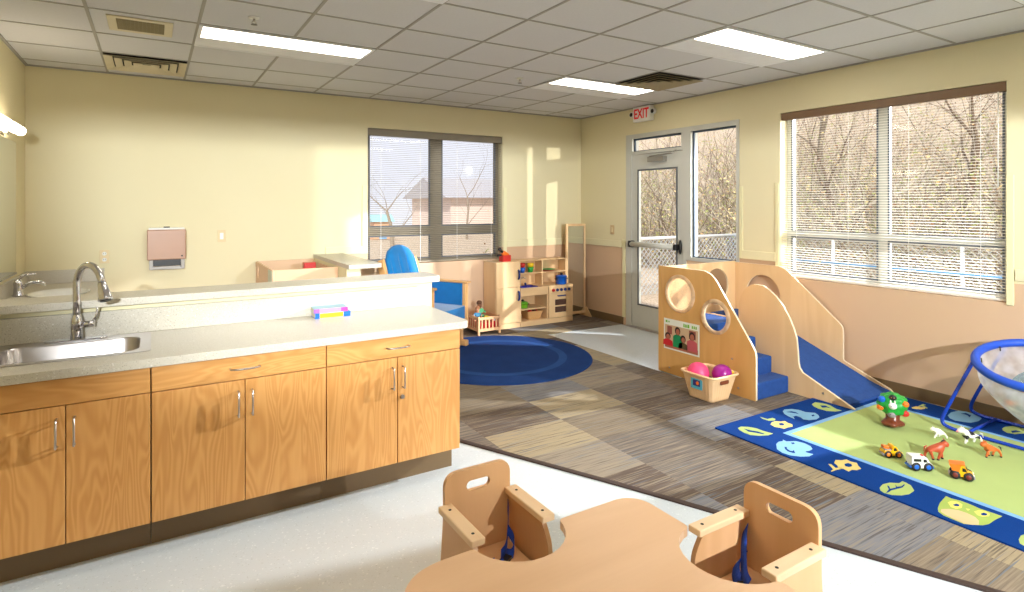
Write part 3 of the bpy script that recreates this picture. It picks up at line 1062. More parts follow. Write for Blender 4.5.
sh = MB().tube(p, [0.018, 0.021, 0.030, 0.029], 18).build('spray_head', M_CHROME, t)
MB().tube([e + dd * 0.0855, e + dd * 0.0875], [0.022, 0.022], 16).build('nozzle_ring', M_BLACK, sh)
hd = MB().tube([(fx + 0.02, fy, fz + 0.075), (fx + 0.072, fy - 0.01, fz + 0.078)], 0.0145, 14)
hd.tube([(fx + 0.062, fy - 0.008, fz + 0.085), (fx + 0.078, fy - 0.01, fz + 0.11), (fx + 0.084, fy - 0.012, fz + 0.155)], [0.006, 0.005, 0.0045], 8)
hd.build('lever_handle', M_CHROME, t)

# two small books on the counter
M_PAPER = plain('page_paper', (206, 198, 178), 0.7)


def book(x0, y0, z0, lx, ly, h, spine, cover, label, bands, rz):
    t = thing('picture_book', label, 'book', (x0, y0, z0), 'small books on the counter', True, rz)
    MB().box((0.002, 0.004, 0.002), (lx - 0.001, ly - 0.002, h - 0.002)).build('pages', M_PAPER, t)
    MB().box((0, 0, 0), (lx, ly, 0.0018)).box((0, 0, h - 0.0018), (lx, ly, h)).box((0, 0, 0.0018), (lx, 0.0028, h - 0.0018), 1).build('cover', [cover, spine], t)
    for a, b, m_ in bands:
        MB().box((lx * a, -0.0006, 0.0008), (lx * b, -0.0001, h - 0.0008)).build('spine_band', m_, t)


M_PALEBL = plain('pale_blue_cover', (140, 178, 192), 0.4)
M_MAG = plain('magenta_print', (206, 60, 150), 0.4)
M_PURP = plain('purple_print', (150, 90, 180), 0.4)
book(0.806, 3.49, CT1 + 0.0005, 0.205, 0.15, 0.030, M_YELP, M_BLUEP, 'yellow spined book at the bottom of the counter pile', [(0.0, 0.13, M_BLUEP), (0.80, 1.0, M_BLUEP)], math.radians(-1))
book(0.800, 3.495, CT1 + 0.031, 0.195, 0.145, 0.026, plain('pink_print', (236, 140, 180), 0.4), M_PALEBL, 'pink spined book with pale blue cover on top of the yellow spined book', [(0.0, 0.16, M_PURP), (0.80, 1.0, M_MAG)], math.radians(-3))

# ------------------------------------------------------------------ half wall and the changing table behind the bar
struct(MB().box((1.475, 5.20, 0.0), (1.60, YB, 0.962)).build('wall_partition', M_CREAM))
cp = MB().plate([fillet([(1.475, 5.14), (1.785, 5.14), (1.785, YB - 0.001), (1.475, YB - 0.001)], [0.01, 0.04, 0, 0])], FXY, 0.963, 1.0)
tag(cp.build('partition_ledge', M_CTOP, None, bevel=0.01, seg=3), 'speckled ledge capping the low partition beside the glider', 'counter ledge')
M_PINKW = wood('pinkish_maple', (226, 186, 150), (208, 162, 124), 'X', 4, 0.25, 0.8)
t = thing('changing_table', 'pinkish wooden changing table box against the low partition', 'changing table', (1.19, 5.95, 0.0))
x0, x1, y0, y1, zt = 0.90, 1.47, 5.47, 6.45, 0.955
MB().box((x0 + 0.02, y0, 0.56), (x1, y0 + 0.02, zt)).build('front_board', M_PINKW, t, bevel=0.002)
MB().box((x0 + 0.02, y1 - 0.02, 0.56), (x1, y1, zt)).build('back_board', M_PINKW, t, bevel=0.002)
MB().plate([[(y0, 0.0), (y1, 0.0), (y1, zt), (y0, zt)], rrect(y1 - 0.19, 0.80, y1 - 0.11, 0.925, 0.03)], FYZ, x0, x0 + 0.019).build('side_panel', M_PINKW, t)
MB().box((x1 - 0.02, y0 + 0.021, 0.0), (x1, y1 - 0.021, zt - 0.02)).build('side_panel', M_PINKW, t)
MB().box((x0 + 0.02, y0 + 0.021, 0.76), (x1 - 0.021, y1 - 0.021, 0.80)).build('changing_pad', plain('green_pad', (120, 170, 130), 0.6), t, bevel=0.01)
MB().box((x0 + 0.02, y0 + 0.021, 0.10), (x1 - 0.021, y1 - 0.021, 0.13)).build('shelf', M_PINKW, t)
tag(MB().box((1.285, 6.02, 0.801), (1.40, 6.10, 0.955)).build('wipes_box', M_REDP, bevel=0.006), 'red box standing inside the changing table', 'box')
n_ = MB().box((x0 - 0.004, y0 + 0.02, 0.70), (x0 - 0.0005, y0 + 0.22, 0.945))
tag(n_.build('notice', plain('pale_paper', (218, 222, 204), 0.6)), 'pale sheet taped to the side of the changing table', 'paper')


# ------------------------------------------------------------------ glider chair (faces +X before it is turned)
M_GLID = plain('blue_velour', (20, 112, 176), 0.85, vary=0.16, scale=14, bmp=0.4, bscale=160, spec=0.15, sheen=0.35)
M_GWOOD = wood('glider_wood', (226, 176, 118), (204, 146, 88), 'Z', 5, 0.4)
g = thing('glider_chair', 'blue cushioned wooden glider chair under the back window', 'chair', (2.5, 5.72, 0.0168), None, True, math.radians(-60))
MB().box((-0.36, -0.30, 0.0), (0.30, -0.24, 0.06)).box((-0.36, 0.24, 0.0), (0.30, 0.30, 0.06)).box((-0.06, -0.24, 0.01), (0.0, 0.24, 0.05)).build('base', M_GWOOD, g, bevel=0.008)
for s in (-1, 1):
    MB().box((-0.30, s * 0.27 - 0.018, 0.061), (-0.24, s * 0.27 + 0.018, 0.25)).box((0.18, s * 0.27 - 0.018, 0.061), (0.24, s * 0.27 + 0.018, 0.25)).build('link', M_GWOOD, g, bevel=0.004)
MB().box((-0.30, -0.29, 0.251), (0.29, 0.29, 0.30)).build('seat_frame', M_GWOOD, g, bevel=0.006)
c = MB().plate([rrect(-0.26, -0.26, 0.30, 0.26, 0.05)], FXY, 0.301, 0.43)
c.build('seat_cushion', M_GLID, g, bevel=0.04, seg=4)
lean = math.radians(-17)
bm_ = Matrix.Translation((-0.26, 0, 0.40)) @ Matrix.Rotation(lean, 4, 'Y')


def backpt(u, v, d):
    p = bm_ @ Vector((d, u, v))
    return (p.x, p.y, p.z)


shape = [(-0.24, 0.0), (0.24, 0.0), (0.25, 0.42), (0.235, 0.55), (0.18, 0.64), (0.09, 0.69), (0.0, 0.70), (-0.09, 0.69), (-0.18, 0.64), (-0.235, 0.55), (-0.25, 0.42)]
nu, nv = 40, 24
vs, fs = [], []


def halfw(v):
    pr = [(0.0, 0.24), (0.42, 0.25), (0.55, 0.235), (0.64, 0.18), (0.69, 0.09), (0.70, 0.02)]
    for (a, wa), (b, wb) in zip(pr, pr[1:]):
        if a <= v <= b:
            return wa + (wb - wa) * (v - a) / (b - a)
    return 0.02


for side in (1, -1):
    o = len(vs)
    for i in range(nv + 1):
        v = 0.70 * (1 - (1 - i / nv) ** 1.6)
        hw = halfw(v)
        for j in range(nu + 1):
            s = -1 + 2 * j / nu
            u = s * hw
            edge_ = max(0.0, 1 - s ** 6) ** 0.5 * max(0.0, 1 - (v / 0.705) ** 10) ** 0.5
            ch = 0.0
            if side == 1:
                ch = -0.02 * math.exp(-((abs(u) % 0.125 - 0.0625) / 0.012) ** 2) * (1 if v < 0.5 else max(0, 1 - (v - 0.5) / 0.1))
            d = (0.055 * edge_ + ch * edge_) if side == 1 else -0.03 * edge_
            vs.append(backpt(u, v, d + 0.02))
    for i in range(nv):
        for j in range(nu):
            a = o + i * (nu + 1) + j
            fs.append((a, a + 1, a + nu + 2, a + nu + 1))
MB().add(vs, fs, 0, True).build('back_cushion', M_GLID, g)
for s in (-1, 1):
    q = MB()
    pts_ = [(0.25, -0.10), (0.29, -0.10), (0.295, 0.50), (0.275, 0.56), (0.255, 0.56), (0.25, 0.50)]
    q.plate([[(s * a, b) for a, b in pts_]], lambda a, b, d: backpt(a, b, d), -0.05, 0.03)
    q.build('back_post', M_GWOOD, g, bevel=0.004)
    MB().box((-0.30, s * 0.31 - 0.035, 0.665), (0.30, s * 0.31 + 0.035, 0.69)).build('armrest', M_GWOOD, g, bevel=0.01, seg=3)
    MB().box((-0.22, s * 0.305 - 0.02, 0.301), (0.225, s * 0.305 + 0.018, 0.664)).build('arm_cushion', M_GLID, g, bevel=0.015, seg=3)
    MB().box((0.227, s * 0.31 - 0.028, 0.22), (0.27, s * 0.31 + 0.028, 0.664)).build('arm_post', M_GWOOD, g, bevel=0.006)
    MB().box((0.05, s * 0.30 - 0.01, 0.225), (0.227, s * 0.30 + 0.02, 0.25)).build('arm_rail', M_GWOOD, g)

# ------------------------------------------------------------------ doll bed with dolls
bx, by = 3.235, 5.985
M_DB = wood('doll_bed_wood', (226, 180, 136), (206, 154, 108), 'Z', 4, 0.3)
d = thing('doll_bed', 'small slatted wooden doll bed in front of the play fridge', 'doll bed', (bx + 0.12, by + 0.2, 0.006))
for (px_, py_) in ((0, 0), (0.28, 0), (0, 0.46), (0.28, 0.46)):
    MB().box((bx + px_ - 0.012, by + py_ - 0.012, 0.006), (bx + px_ + 0.012, by + py_ + 0.012, 0.225)).build('leg', M_DB, d, bevel=0.003)
for (a, b) in (((0.013, -0.008), (0.267, 0.008)), ((0.013, 0.452), (0.267, 0.468))):
    r_ = MB().box((bx + a[0], by + a[1], 0.185), (bx + b[0], by + b[1], 0.215)).box((bx + a[0], by + a[1], 0.05), (bx + b[0], by + b[1], 0.08))
    for i in range(5):
        x = bx + 0.045 + 0.0475 * i
        r_.box((x - 0.009, by + a[1] + 0.003, 0.08), (x + 0.009, by + b[1] - 0.003, 0.185))
    r_.build('end_panel', M_DB, d)
for x in (0, 0.28):
    r_ = MB().box((bx + x - 0.008, by + 0.013, 0.185), (bx + x + 0.008, by + 0.447, 0.215)).box((bx + x - 0.008, by + 0.013, 0.05), (bx + x + 0.008, by + 0.447, 0.08))
    for i in range(8):
        y = by + 0.045 + 0.0525 * i
        r_.box((bx + x - 0.005, y - 0.009, 0.08), (bx + x + 0.005, y + 0.009, 0.185))
    r_.build('side_panel', M_DB, d)
MB().box((bx + 0.009, by + 0.009, 0.055), (bx + 0.271, by + 0.451, 0.078)).build('bed_base', M_DB, d)
tag(MB().box((bx + 0.012, by + 0.012, 0.0785), (bx + 0.268, by + 0.44, 0.150)).build('doll_mattress', plain('red_cloth', (196, 28, 40), 0.9), bevel=0.015, seg=3), 'red mattress inside the doll bed', 'mattress')


def doll(x, y, skin_c, cloth_c, hat, label, lean_=0.0, s=1.0, rz=0.0):
    t = thing('baby_doll', label, 'doll', (x, y, 0.151), 'dolls in the doll bed', True, rz)
    J = {'hip': ((0, 0, 0.035 * s), 0.034 * s), 'chest': ((0, 0, 0.10 * s), 0.036 * s), 'neck': ((0, 0, 0.137 * s), 0.016 * s), 'head0': ((0, -0.003, 0.16 * s), 0.034 * s), 'head1': ((0, -0.003, 0.205 * s), 0.033 * s),
         'shl': ((0.04 * s, 0, 0.118 * s), 0.017 * s), 'elL': ((0.066 * s, -0.025 * s, 0.085 * s), 0.013 * s), 'haL': ((0.06 * s, -0.06 * s, 0.085 * s), 0.012 * s),
         'shr': ((-0.04 * s, 0, 0.118 * s), 0.017 * s), 'elR': ((-0.066 * s, -0.025 * s, 0.085 * s), 0.013 * s), 'haR': ((-0.06 * s, -0.06 * s, 0.085 * s), 0.012 * s),
         'knL': ((0.03 * s, -0.06 * s, 0.035 * s), 0.02 * s), 'ftL': ((0.035 * s, -0.10 * s, 0.02 * s), 0.015 * s), 'knR': ((-0.03 * s, -0.06 * s, 0.035 * s), 0.02 * s), 'ftR': ((-0.035 * s, -0.10 * s, 0.02 * s), 0.015 * s)}
    E_ = [('hip', 'chest'), ('chest', 'neck'), ('neck', 'head0'), ('head0', 'head1'), ('chest', 'shl'), ('shl', 'elL'), ('elL', 'haL'), ('chest', 'shr'), ('shr', 'elR'), ('elR', 'haR'), ('hip', 'knL'), ('knL', 'ftL'), ('hip', 'knR'), ('knR', 'ftR')]
    skin_mesh('doll_body', J, E_, [skin_c, cloth_c], t, 2, None, lambda p: 1 if (p.z < 0.13 * s and not (abs(p.x) > 0.058 * s) and p.y > -0.075 * s) else 0)
    MB().ball((0, 0.004, 0.205 * s), (0.037 * s, 0.037 * s, 0.032 * s), 14).build('hair', hat, t)
    f_ = MB()
    for sx in (-1, 1):
        f_.ball((sx * 0.012 * s, -0.036 * s, 0.187 * s), 0.0042 * s, 8)
    f_.ball((0, -0.036 * s, 0.165 * s), (0.008 * s, 0.003 * s, 0.003 * s), 8)
    f_.build('face_features', M_BLACK, t)
    return t


M_SK1 = plain('doll_skin_brown', (140, 88, 58), 0.5)
M_SK2 = plain('doll_skin_light', (222, 160, 128), 0.5)
doll(bx + 0.15, by + 0.26, M_SK1, plain('mint_cloth', (110, 220, 160), 0.9), plain('doll_hair_brown', (92, 60, 40), 0.8), 'brown doll in a mint shirt sitting up in the doll bed', s=0.92, rz=0.1)
doll(bx + 0.065, by + 0.145, M_SK2, plain('sky_cloth', (90, 170, 220), 0.9), plain('doll_hair_tan', (196, 140, 100), 0.8), 'light skinned doll in blue leaning at the edge of the doll bed', s=0.74, rz=-0.5)
tag(MB().ball((bx + 0.18, by + 0.115, 0.176), (0.05, 0.045, 0.026), 16, 0, (0.2, 0.1, 0.4), lambda q: 1 + 0.08 * math.sin(7 * q.x + 5 * q.y)).build('doll_blanket', plain('yellow_cloth', (236, 214, 50), 0.9)), 'crumpled yellow doll blanket in the doll bed', 'blanket')
tag(MB().ball((bx + 0.22, by + 0.045, 0.168), (0.035, 0.03, 0.017), 14, 0, (0, 0.2, 0), lambda q: 1 + 0.1 * math.sin(9 * q.x + 4 * q.z)).build('doll_cloth', plain('white_cloth', (236, 236, 240), 0.9)), 'small white doll cloth beside the yellow blanket', 'cloth')

# ------------------------------------------------------------------ play fridge, play kitchen, standing mirror
K0, K1 = 6.125, 6.443
f = thing('toy_fridge', 'tall plywood play fridge with two doors and blue handles', 'toy fridge', (3.73, 6.28, 0.006))
MB().box((3.553, K0 + 0.02, 0.006), (3.903, K1, 0.825)).build('body', M_MAPLE, f, bevel=0.003)
for z0, z1 in ((0.075, 0.506), (0.512, 0.822)):
    dr = MB().box((3.556, K0 + 0.001, z0), (3.900, K0 + 0.0195, z1)).build('door', M_MAPLE, f, bevel=0.003)
    zc_ = 0.665 if z0 > 0.4 else 0.40
    MB().tube([(3.872, K0, zc_ - 0.055), (3.872, K0 - 0.018, zc_ - 0.042), (3.872, K0 - 0.022, zc_), (3.872, K0 - 0.018, zc_ + 0.042), (3.872, K0, zc_ + 0.055)], 0.013, 8).build('handle', M_NAVYP, dr)
MB().box((3.556, K0 + 0.004, 0.008), (3.900, K0 + 0.0195, 0.07)).build('plinth', M_MAPLEX, f)

k_ = thing('toy_kitchen', 'plywood play kitchen with blue sink and small oven', 'toy kitchen', (4.315, 6.28, 0.006))
xa, xm, xb = 3.906, 4.325, 4.72
zc_ = 0.47
MB().box((xa, K0 + 0.018, 0.006), (xa + 0.016, K1, zc_)).build('side_panel', M_MAPLE, k_)
MB().box((xb - 0.016, K0 + 0.018, 0.006), (xb, K1, zc_)).build('side_panel', M_MAPLE, k_)
MB().box((xm - 0.008, K0 + 0.018, 0.07), (xm + 0.008, K1, zc_)).build('divider', M_MAPLE, k_)
MB().box((xa, K0 + 0.001, 0.006), (xb, K0 + 0.017, 0.069)).build('plinth', M_MAPLEX, k_, bevel=0.002)
MB().box((xa + 0.017, K0 + 0.019, 0.055), (xm - 0.009, K1 - 0.012, 0.07)).build('bottom_shelf', M_MAPLEX, k_)
MB().box((xa + 0.017, K0 + 0.03, 0.205), (xm - 0.009, K1 - 0.012, 0.218)).build('shelf', M_MAPLEX, k_)
MB().box((xa, K0 + 0.001, 0.385), (xm - 0.009, K0 + 0.0175, zc_)).build('apron', M_MAPLEX, k_, bevel=0.002)
MB().plate([rect(xa, K0, xb, K1), rect(xa + 0.03, K0 + 0.035, xa + 0.26, K0 + 0.15)], FXY, zc_ + 0.0005, zc_ + 0.019).build('counter', M_MAPLEX, k_)
MB().box((xa + 0.017, K1 - 0.011, 0.07), (xb - 0.017, K1, 0.82)).build('back_panel', M_MAPLE, k_)
zs = zc_ + 0.019
b = MB().plate([rrect(xa + 0.015, K0 + 0.012, xa + 0.275, K0 + 0.165, 0.02), rrect(xa + 0.035, K0 + 0.038, xa + 0.255, K0 + 0.145, 0.02)], FXY, zs + 0.0005, zs + 0.007)
b.box((xa + 0.036, K0 + 0.04, 0.40), (xa + 0.254, K0 + 0.144, 0.41))
for p0_, p1_ in (((xa + 0.032, K0 + 0.037, 0.40), (xa + 0.036, K0 + 0.147, zs)), ((xa + 0.254, K0 + 0.037, 0.40), (xa + 0.258, K0 + 0.147, zs)), ((xa + 0.036, K0 + 0.037, 0.40), (xa + 0.254, K0 + 0.04, zs)), ((xa + 0.036, K0 + 0.144, 0.40), (xa + 0.254, K0 + 0.147, zs))):
    b.box(p0_, p1_)
b.build('toy_sink', plain('deep_blue_plastic', (18, 38, 160), 0.3), k_)
ft = MB().tube([(xa + 0.11, K0 + 0.19, zs), (xa + 0.11, K0 + 0.19, zs + 0.075), (xa + 0.12, K0 + 0.175, zs + 0.105), (xa + 0.14, K0 + 0.145, zs + 0.112), (xa + 0.155, K0 + 0.125, zs + 0.10)], 0.009, 10)
ft.build('toy_faucet', plain('toy_grey', (196, 176, 148), 0.35), k_)
MB().lathe([(0.014, zs + 0.0005), (0.016, zs + 0.03), (0.01, zs + 0.038)], (xa + 0.19, K0 + 0.19, 0), 14).build('faucet_knob', M_NAVYP, k_)
# oven front
MB().box((xm + 0.009, K0 + 0.001, 0.385), (xb, K0 + 0.0175, zc_)).build('control_panel', M_MAPLEX, k_, bevel=0.002)
for i, x in enumerate((4.402, 4.466, 4.528, 4.590, 4.651)):
    MB().lathe([(0.018, K0 - 0.018), (0.021, K0 + 0.0005)], (x, 0, 0.428), 16, 0, 'Y').build('knob', M_REDP if i == 0 else M_NAVYP, k_, bevel=0.002)
od = MB().plate([rect(xm + 0.011, 0.075, xb - 0.002, 0.381), rect(4.432, 0.135, 4.615, 0.212), rect(4.432, 0.228, 4.615, 0.305)], FXZ, K0 + 0.002, K0 + 0.0175).build('oven_door', M_MAPLE, k_)
MB().box((4.430, K0 + 0.012, 0.133), (4.617, K0 + 0.0178, 0.307)).build('oven_window', plain('dark_oven_glass', (84, 60, 50), 0.2), od)
MB().tube([(4.475, K0 + 0.002, 0.352), (4.475, K0 - 0.018, 0.352), (4.587, K0 - 0.018, 0.352), (4.587, K0 + 0.002, 0.352)], 0.009, 8).build('handle', M_NAVYP, od)
# hutch
H0 = 6.27
for x in (xa, xb - 0.014):
    MB().box((x, H0, zs), (x + 0.014, K1 - 0.0115, 0.806)).build('hutch_side', M_MAPLE, k_)
MB().box((4.325, H0 + 0.002, zs), (4.337, K1 - 0.0115, 0.806)).build('hutch_divider', M_MAPLE, k_)
MB().box((xa, H0 - 0.004, 0.8065), (xb, K1, 0.82)).build('hutch_top', M_MAPLEX, k_, bevel=0.002)
for a, b_ in ((xa + 0.0145, 4.3245), (4.3375, xb - 0.0145)):
    MB().box((a, H0 + 0.001, 0.642), (b_, K1 - 0.0115, 0.655)).build('hutch_shelf', M_MAPLEX, k_)


def cup(x, y, z, r, h, m_, label):
    tag(MB().lathe([(r * 0.72, z), (r, z + h), (r * 0.93, z + h), (r * 0.68, z + 0.006), (0.001, z + 0.006)], (x, y, 0), 20).build('toy_cup', m_), label, 'toy cup', 'toy cups on the play kitchen shelf')


cup(4.062, 6.33, 0.6555, 0.036, 0.066, M_BLUEP, 'blue toy cup under the red cup on the play kitchen shelf')
cup(4.062, 6.33, 0.722, 0.037, 0.056, M_REDP, 'red toy cup stacked on the blue cup')
cup(4.185, 6.33, 0.6555, 0.042, 0.066, M_GREENP, 'green toy cup under the yellow cup on the play kitchen shelf')
cup(4.185, 6.33, 0.722, 0.046, 0.050, M_YELP, 'yellow toy cup stacked on the green cup')
for z, m_, lb in ((0.6555, M_REDP, 'red toy plate under the green plate'), (0.669, M_GREENP, 'green toy plate on the red plate')):
    tag(MB().lathe([(0.06, z), (0.105, z + 0.012), (0.10, z + 0.0125), (0.055, z + 0.004), (0.001, z + 0.004)], (4.47, 6.345, 0), 28).build('toy_plate', m_), lb, 'toy plate', 'toy plates on the play kitchen shelf')


def pot(x, y, z, r, h, m_, label, cat_='toy pot'):
    t = thing('toy_pot', label, cat_, (x, y, z), 'toy cooking pots')
    MB().lathe([(r * 0.9, z), (r, z + 0.012), (r, z + h), (r + 0.006, z + h), (r + 0.006, z + h + 0.006), (r - 0.004, z + h + 0.006)], (x, y, 0), 26).build('pot_body', m_, t)
    MB().lathe([(r + 0.002, z + h + 0.0065), (r * 0.8, z + h + 0.016), (0.002, z + h + 0.022)], (x, y, 0), 26).build('lid', m_, t)
    MB().ball((x, y, z + h + 0.034), (0.02, 0.02, 0.014), 12).build('lid_knob', M_BLACK, t)
    for s in (-1, 1):
        MB().tube([(x + s * r, y - 0.02, z + h * 0.7), (x + s * (r + 0.022), y - 0.015, z + h * 0.7), (x + s * (r + 0.022), y + 0.015, z + h * 0.7), (x + s * r, y + 0.02, z + h * 0.7)], 0.006, 8).build('handle', M_BLACK, t)


pot(4.585, 6.20, zs + 0.0005, 0.072, 0.10, M_BLUEP, 'blue toy pot with black lid knob on the play kitchen counter')
pot(4.02, 6.26, 0.2185, 0.066, 0.06, M_LIME, 'lime green toy pot on the play kitchen lower shelf')
M_WICK = plain('tan_basket', (214, 168, 110), 0.7, vary=0.12, scale=60, bmp=0.5, bscale=120)
t = thing('toy_food_basket', 'tan basket of toy food in the bottom of the play kitchen', 'basket', (4.165, 6.27, 0.0705))
w0, w1 = rrect(4.075, 6.20, 4.255, 6.36, 0.02), rrect(4.045, 6.175, 4.285, 6.385, 0.02)
q = len(w0)
vs = [(a, b, 0.0707) for a, b in w0] + [(a, b, 0.175) for a, b in w1] + [(a * 0.97 + 4.165 * 0.03, b * 0.97 + 6.28 * 0.03, 0.175) for a, b in w1] + [(a, b, 0.077) for a, b in w0]
MB().add(vs, [(r * q + j, r * q + (j + 1) % q, (r + 1) * q + (j + 1) % q, (r + 1) * q + j) for r in range(3) for j in range(q)] + [tuple(range(q))] + [tuple(range(3 * q, 4 * q))]).build('basket_body', M_WICK, t)
for i, (x, y, m_, lb) in enumerate(((4.12, 6.25, M_REDP, 'red toy apple'), (4.19, 6.26, plain('dark_brown_toy', (84, 44, 34), 0.4), 'brown toy bread roll'), (4.235, 6.31, M_REDP, 'red toy tomato'))):
    tag(MB().ball((x, y, 0.158), (0.036, 0.034, 0.028), 14).build('toy_food', m_), lb + ' in the play kitchen basket', 'toy food', 'toy food in the play kitchen basket')

# red caddy with an orange and black toy on the fridge
t = thing('toy_caddy', 'red open toy box on top of the play fridge', 'toy box', (3.745, 6.24, 0.8255))
MB().box((3.69, 6.19, 0.8257), (3.80, 6.29, 0.832)).box((3.69, 6.19, 0.832), (3.80, 6.196, 0.905)).box((3.69, 6.284, 0.832), (3.80, 6.29, 0.905)).box((3.69, 6.196, 0.832), (3.696, 6.284, 0.905)).box((3.794, 6.196, 0.832), (3.80, 6.284, 0.905)).build('caddy_body', M_REDP, t)
t = thing('toy_drill', 'orange and black toy drill leaning in the red toy box', 'toy tool', (3.745, 6.24, 0.8325))
MB().box((3.70, 6.22, 0.885), (3.79, 6.262, 0.945), rot=(0, math.radians(32), 0)).build('drill_body', M_ORANGEP, t, bevel=0.008)
MB().tube([(3.71, 6.24, 0.942), (3.66, 6.24, 0.985)], [0.016, 0.022], 10).tube([(3.70, 6.24, 0.905), (3.635, 6.235, 0.902)], [0.010, 0.014], 10).build('drill_grip', M_BLACK, t)
MB().tube([(3.745, 6.24, 0.9), (3.75, 6.24, 0.8335)], 0.012, 8).build('drill_handle', M_ORANGEP, t)

s = thing('standing_mirror', 'tall narrow framed mirror standing on feet beside the play kitchen', 'mirror', (4.90, 6.3, 0.006))
mx0, mx1, my = 4.735, 5.065, 6.30
MB().box((mx0, my - 0.012, 0.05), (mx0 + 0.03, my + 0.012, 1.27)).box((mx1 - 0.03, my - 0.012, 0.05), (mx1, my + 0.012, 1.27)).box((mx0 + 0.03, my - 0.012, 1.24), (mx1 - 0.03, my + 0.012, 1.27)).box((mx0 + 0.03, my - 0.012, 0.05), (mx1 - 0.03, my + 0.012, 0.085)).build('frame', M_MAPLE, s, bevel=0.002)
MB().box((mx0 + 0.029, my - 0.004, 0.084), (mx1 - 0.029, my + 0.0, 1.241)).build('mirror_pane', M_MIRROR, s)
MB().box((mx0 + 0.029, my + 0.0005, 0.084), (mx1 - 0.029, my + 0.006, 1.241)).build('backing', M_MAPLE, s)
for x in (mx0 + 0.002, mx1 - 0.022):
    MB().plate([[(my - 0.13, 0.006), (my + 0.13, 0.006), (my + 0.13, 0.02), (my + 0.03, 0.13), (my - 0.03, 0.13), (my - 0.13, 0.02)]], FYZ, x - 0.012 if x < 4.9 else x + 0.0205, x - 0.0005 if x < 4.9 else x + 0.032).build('foot', M_MAPLE, s)


# ------------------------------------------------------------------ play slide with stairs
s = thing('play_slide', 'plywood toddler slide with blue carpeted stairs and round portholes', 'play slide', (4.53, 3.1, 0.006))
zf = 0.0062
c1, c2 = (3.628, 0.742), (3.243, 0.602)
prof = fillet([(3.885, zf), (3.885, 0.972), (3.29, 0.972), (2.872, 0.40), (2.862, 0.36), (2.862, zf)], [0, 0.01, 0.10, 0.04, 0.03, 0.01], 8)
MB().plate([prof, circle(c1[0], c1[1], 0.145), circle(c2[0], c2[1], 0.122)], FYZ, 3.988, 4.008, 0, 1).build('porthole_panel', [M_BIRCH, M_PLYEDGE], s)
M_ACRY = clear('clear_acrylic', (0.98, 0.97, 0.95), 0.10, 0.16, (240, 232, 222))
for (cy, cz), r in ((c1, 0.145), (c2, 0.122)):
    rg = MB()
    prof_ = [(r + 0.026, 0.0), (r + 0.024, -0.008), (r + 0.006, -0.014), (r - 0.006, -0.012), (r - 0.006, 0.0)]
    n = 48
    vs = [(3.9878 + h, cy + q_ * math.cos(2 * math.pi * j / n), cz + q_ * math.sin(2 * math.pi * j / n)) for q_, h in prof_ for j in range(n)]
    rg.add(vs, [(i * n + j, i * n + (j + 1) % n, (i + 1) * n + (j + 1) % n, (i + 1) * n + j) for i in range(len(prof_) - 1) for j in range(n)], 0, True)
    rg.build('porthole_ring', clear('acrylic_ring', (0.96, 0.94, 0.9), 0.08, 0.7, (240, 222, 192)) if 'acrylic_ring' not in MATS else MATS['acrylic_ring'], s)
MB().plate([circle(c1[0], c1[1], 0.144)], FYZ, 3.995, 4.001).build('porthole_pane', clear('frosted_pane', (0.97, 0.93, 0.88), 0.10, 0.22, (226, 200, 168)), s)
# back panel with a round hole, right panel with a round hole, middle panel
MB().plate([rect(4.009, zf, 5.058, 0.962), circle(4.77, 0.72, 0.18)], FXZ, 3.866, 3.886, 0, 1).build('back_panel', [M_MAPLE, M_PLYEDGE], s)
rp = fillet([(3.886, zf), (3.886, 0.95), (3.34, 0.95), (2.795, 0.495), (2.78, 0.46), (2.78, 0.195), (2.40, 0.045), (2.38, 0.022), (2.38, 0.0165), (2.67, 0.0165), (2.67, zf)], [0, 0.01, 0.06, 0.04, 0.03, 0.02, 0.02, 0, 0, 0, 0], 6)
MB().plate([rp, circle(3.555, 0.665, 0.185)], FYZ, 5.060, 5.080, 0, 1).build('wall_side_panel', [M_MAPLE, M_PLYEDGE], s)
arch = [(3.345, 0.62)] + [(3.165 + 0.18 * math.cos(a), 0.62 + 0.228 * math.sin(a)) for a in [math.pi * (0.08 + 0.42 * i / 8) for i in range(9)]]
arch += [(3.10, 0.845), (3.043, 0.815), (2.98, 0.767), (2.924, 0.707), (2.862, 0.61), (2.825, 0.53), (2.801, 0.458), (2.790, 0.35), (2.784, 0.26), (2.775, 0.225), (2.75, 0.192), (2.352, 0.024), (2.345, 0.019), (2.345, 0.0165), (2.67, 0.0165), (2.67, zf), (3.345, zf)]
MB().plate([arch], FYZ, 4.420, 4.440, 0, 1).build('middle_panel', [M_MAPLE, M_PLYEDGE], s)
# stairs and platform
for i, (y, z) in enumerate(((2.865, 0.138), (3.017, 0.270), (3.168, 0.400))):
    y1 = (3.017, 3.168, 3.32)[i]
    MB().box((4.010, y, zf), (4.418, y1 - 0.001, z)).build('step', M_BLUEC, s, bevel=0.012, seg=3)
MB().box((4.010, 3.321, 0.44), (4.419, 3.865, 0.52)).build('platform', M_BLUEC, s, bevel=0.01, seg=3)
MB().box((4.441, 3.50, 0.44), (5.059, 3.865, 0.478)).build('platform', M_BLUEC, s, bevel=0.01, seg=3)
MB().box((4.420, 3.346, 0.43), (4.440, 3.865, 0.525)).build('platform_rail', M_MAPLE, s)
b = MB()
top = [(3.499, 0.478), (3.40, 0.418), (3.3, 0.372), (2.55, 0.078), (2.46, 0.050), (2.395, 0.037)]
low = [(y, z - 0.02) for y, z in top]
b.plate([top + low[::-1]], FYZ, 4.441, 5.059)
b.build('slide_bed', M_BLUEC, s)
for x in (4.4405, 5.0395):
    pass
sc = MB()
for y, z in ((3.0, 0.12), (2.58, 0.075)):
    sc.lathe([(0.009, 4.4185), (0.008, 4.4165)], (0, y, z), 12, 0, 'X')
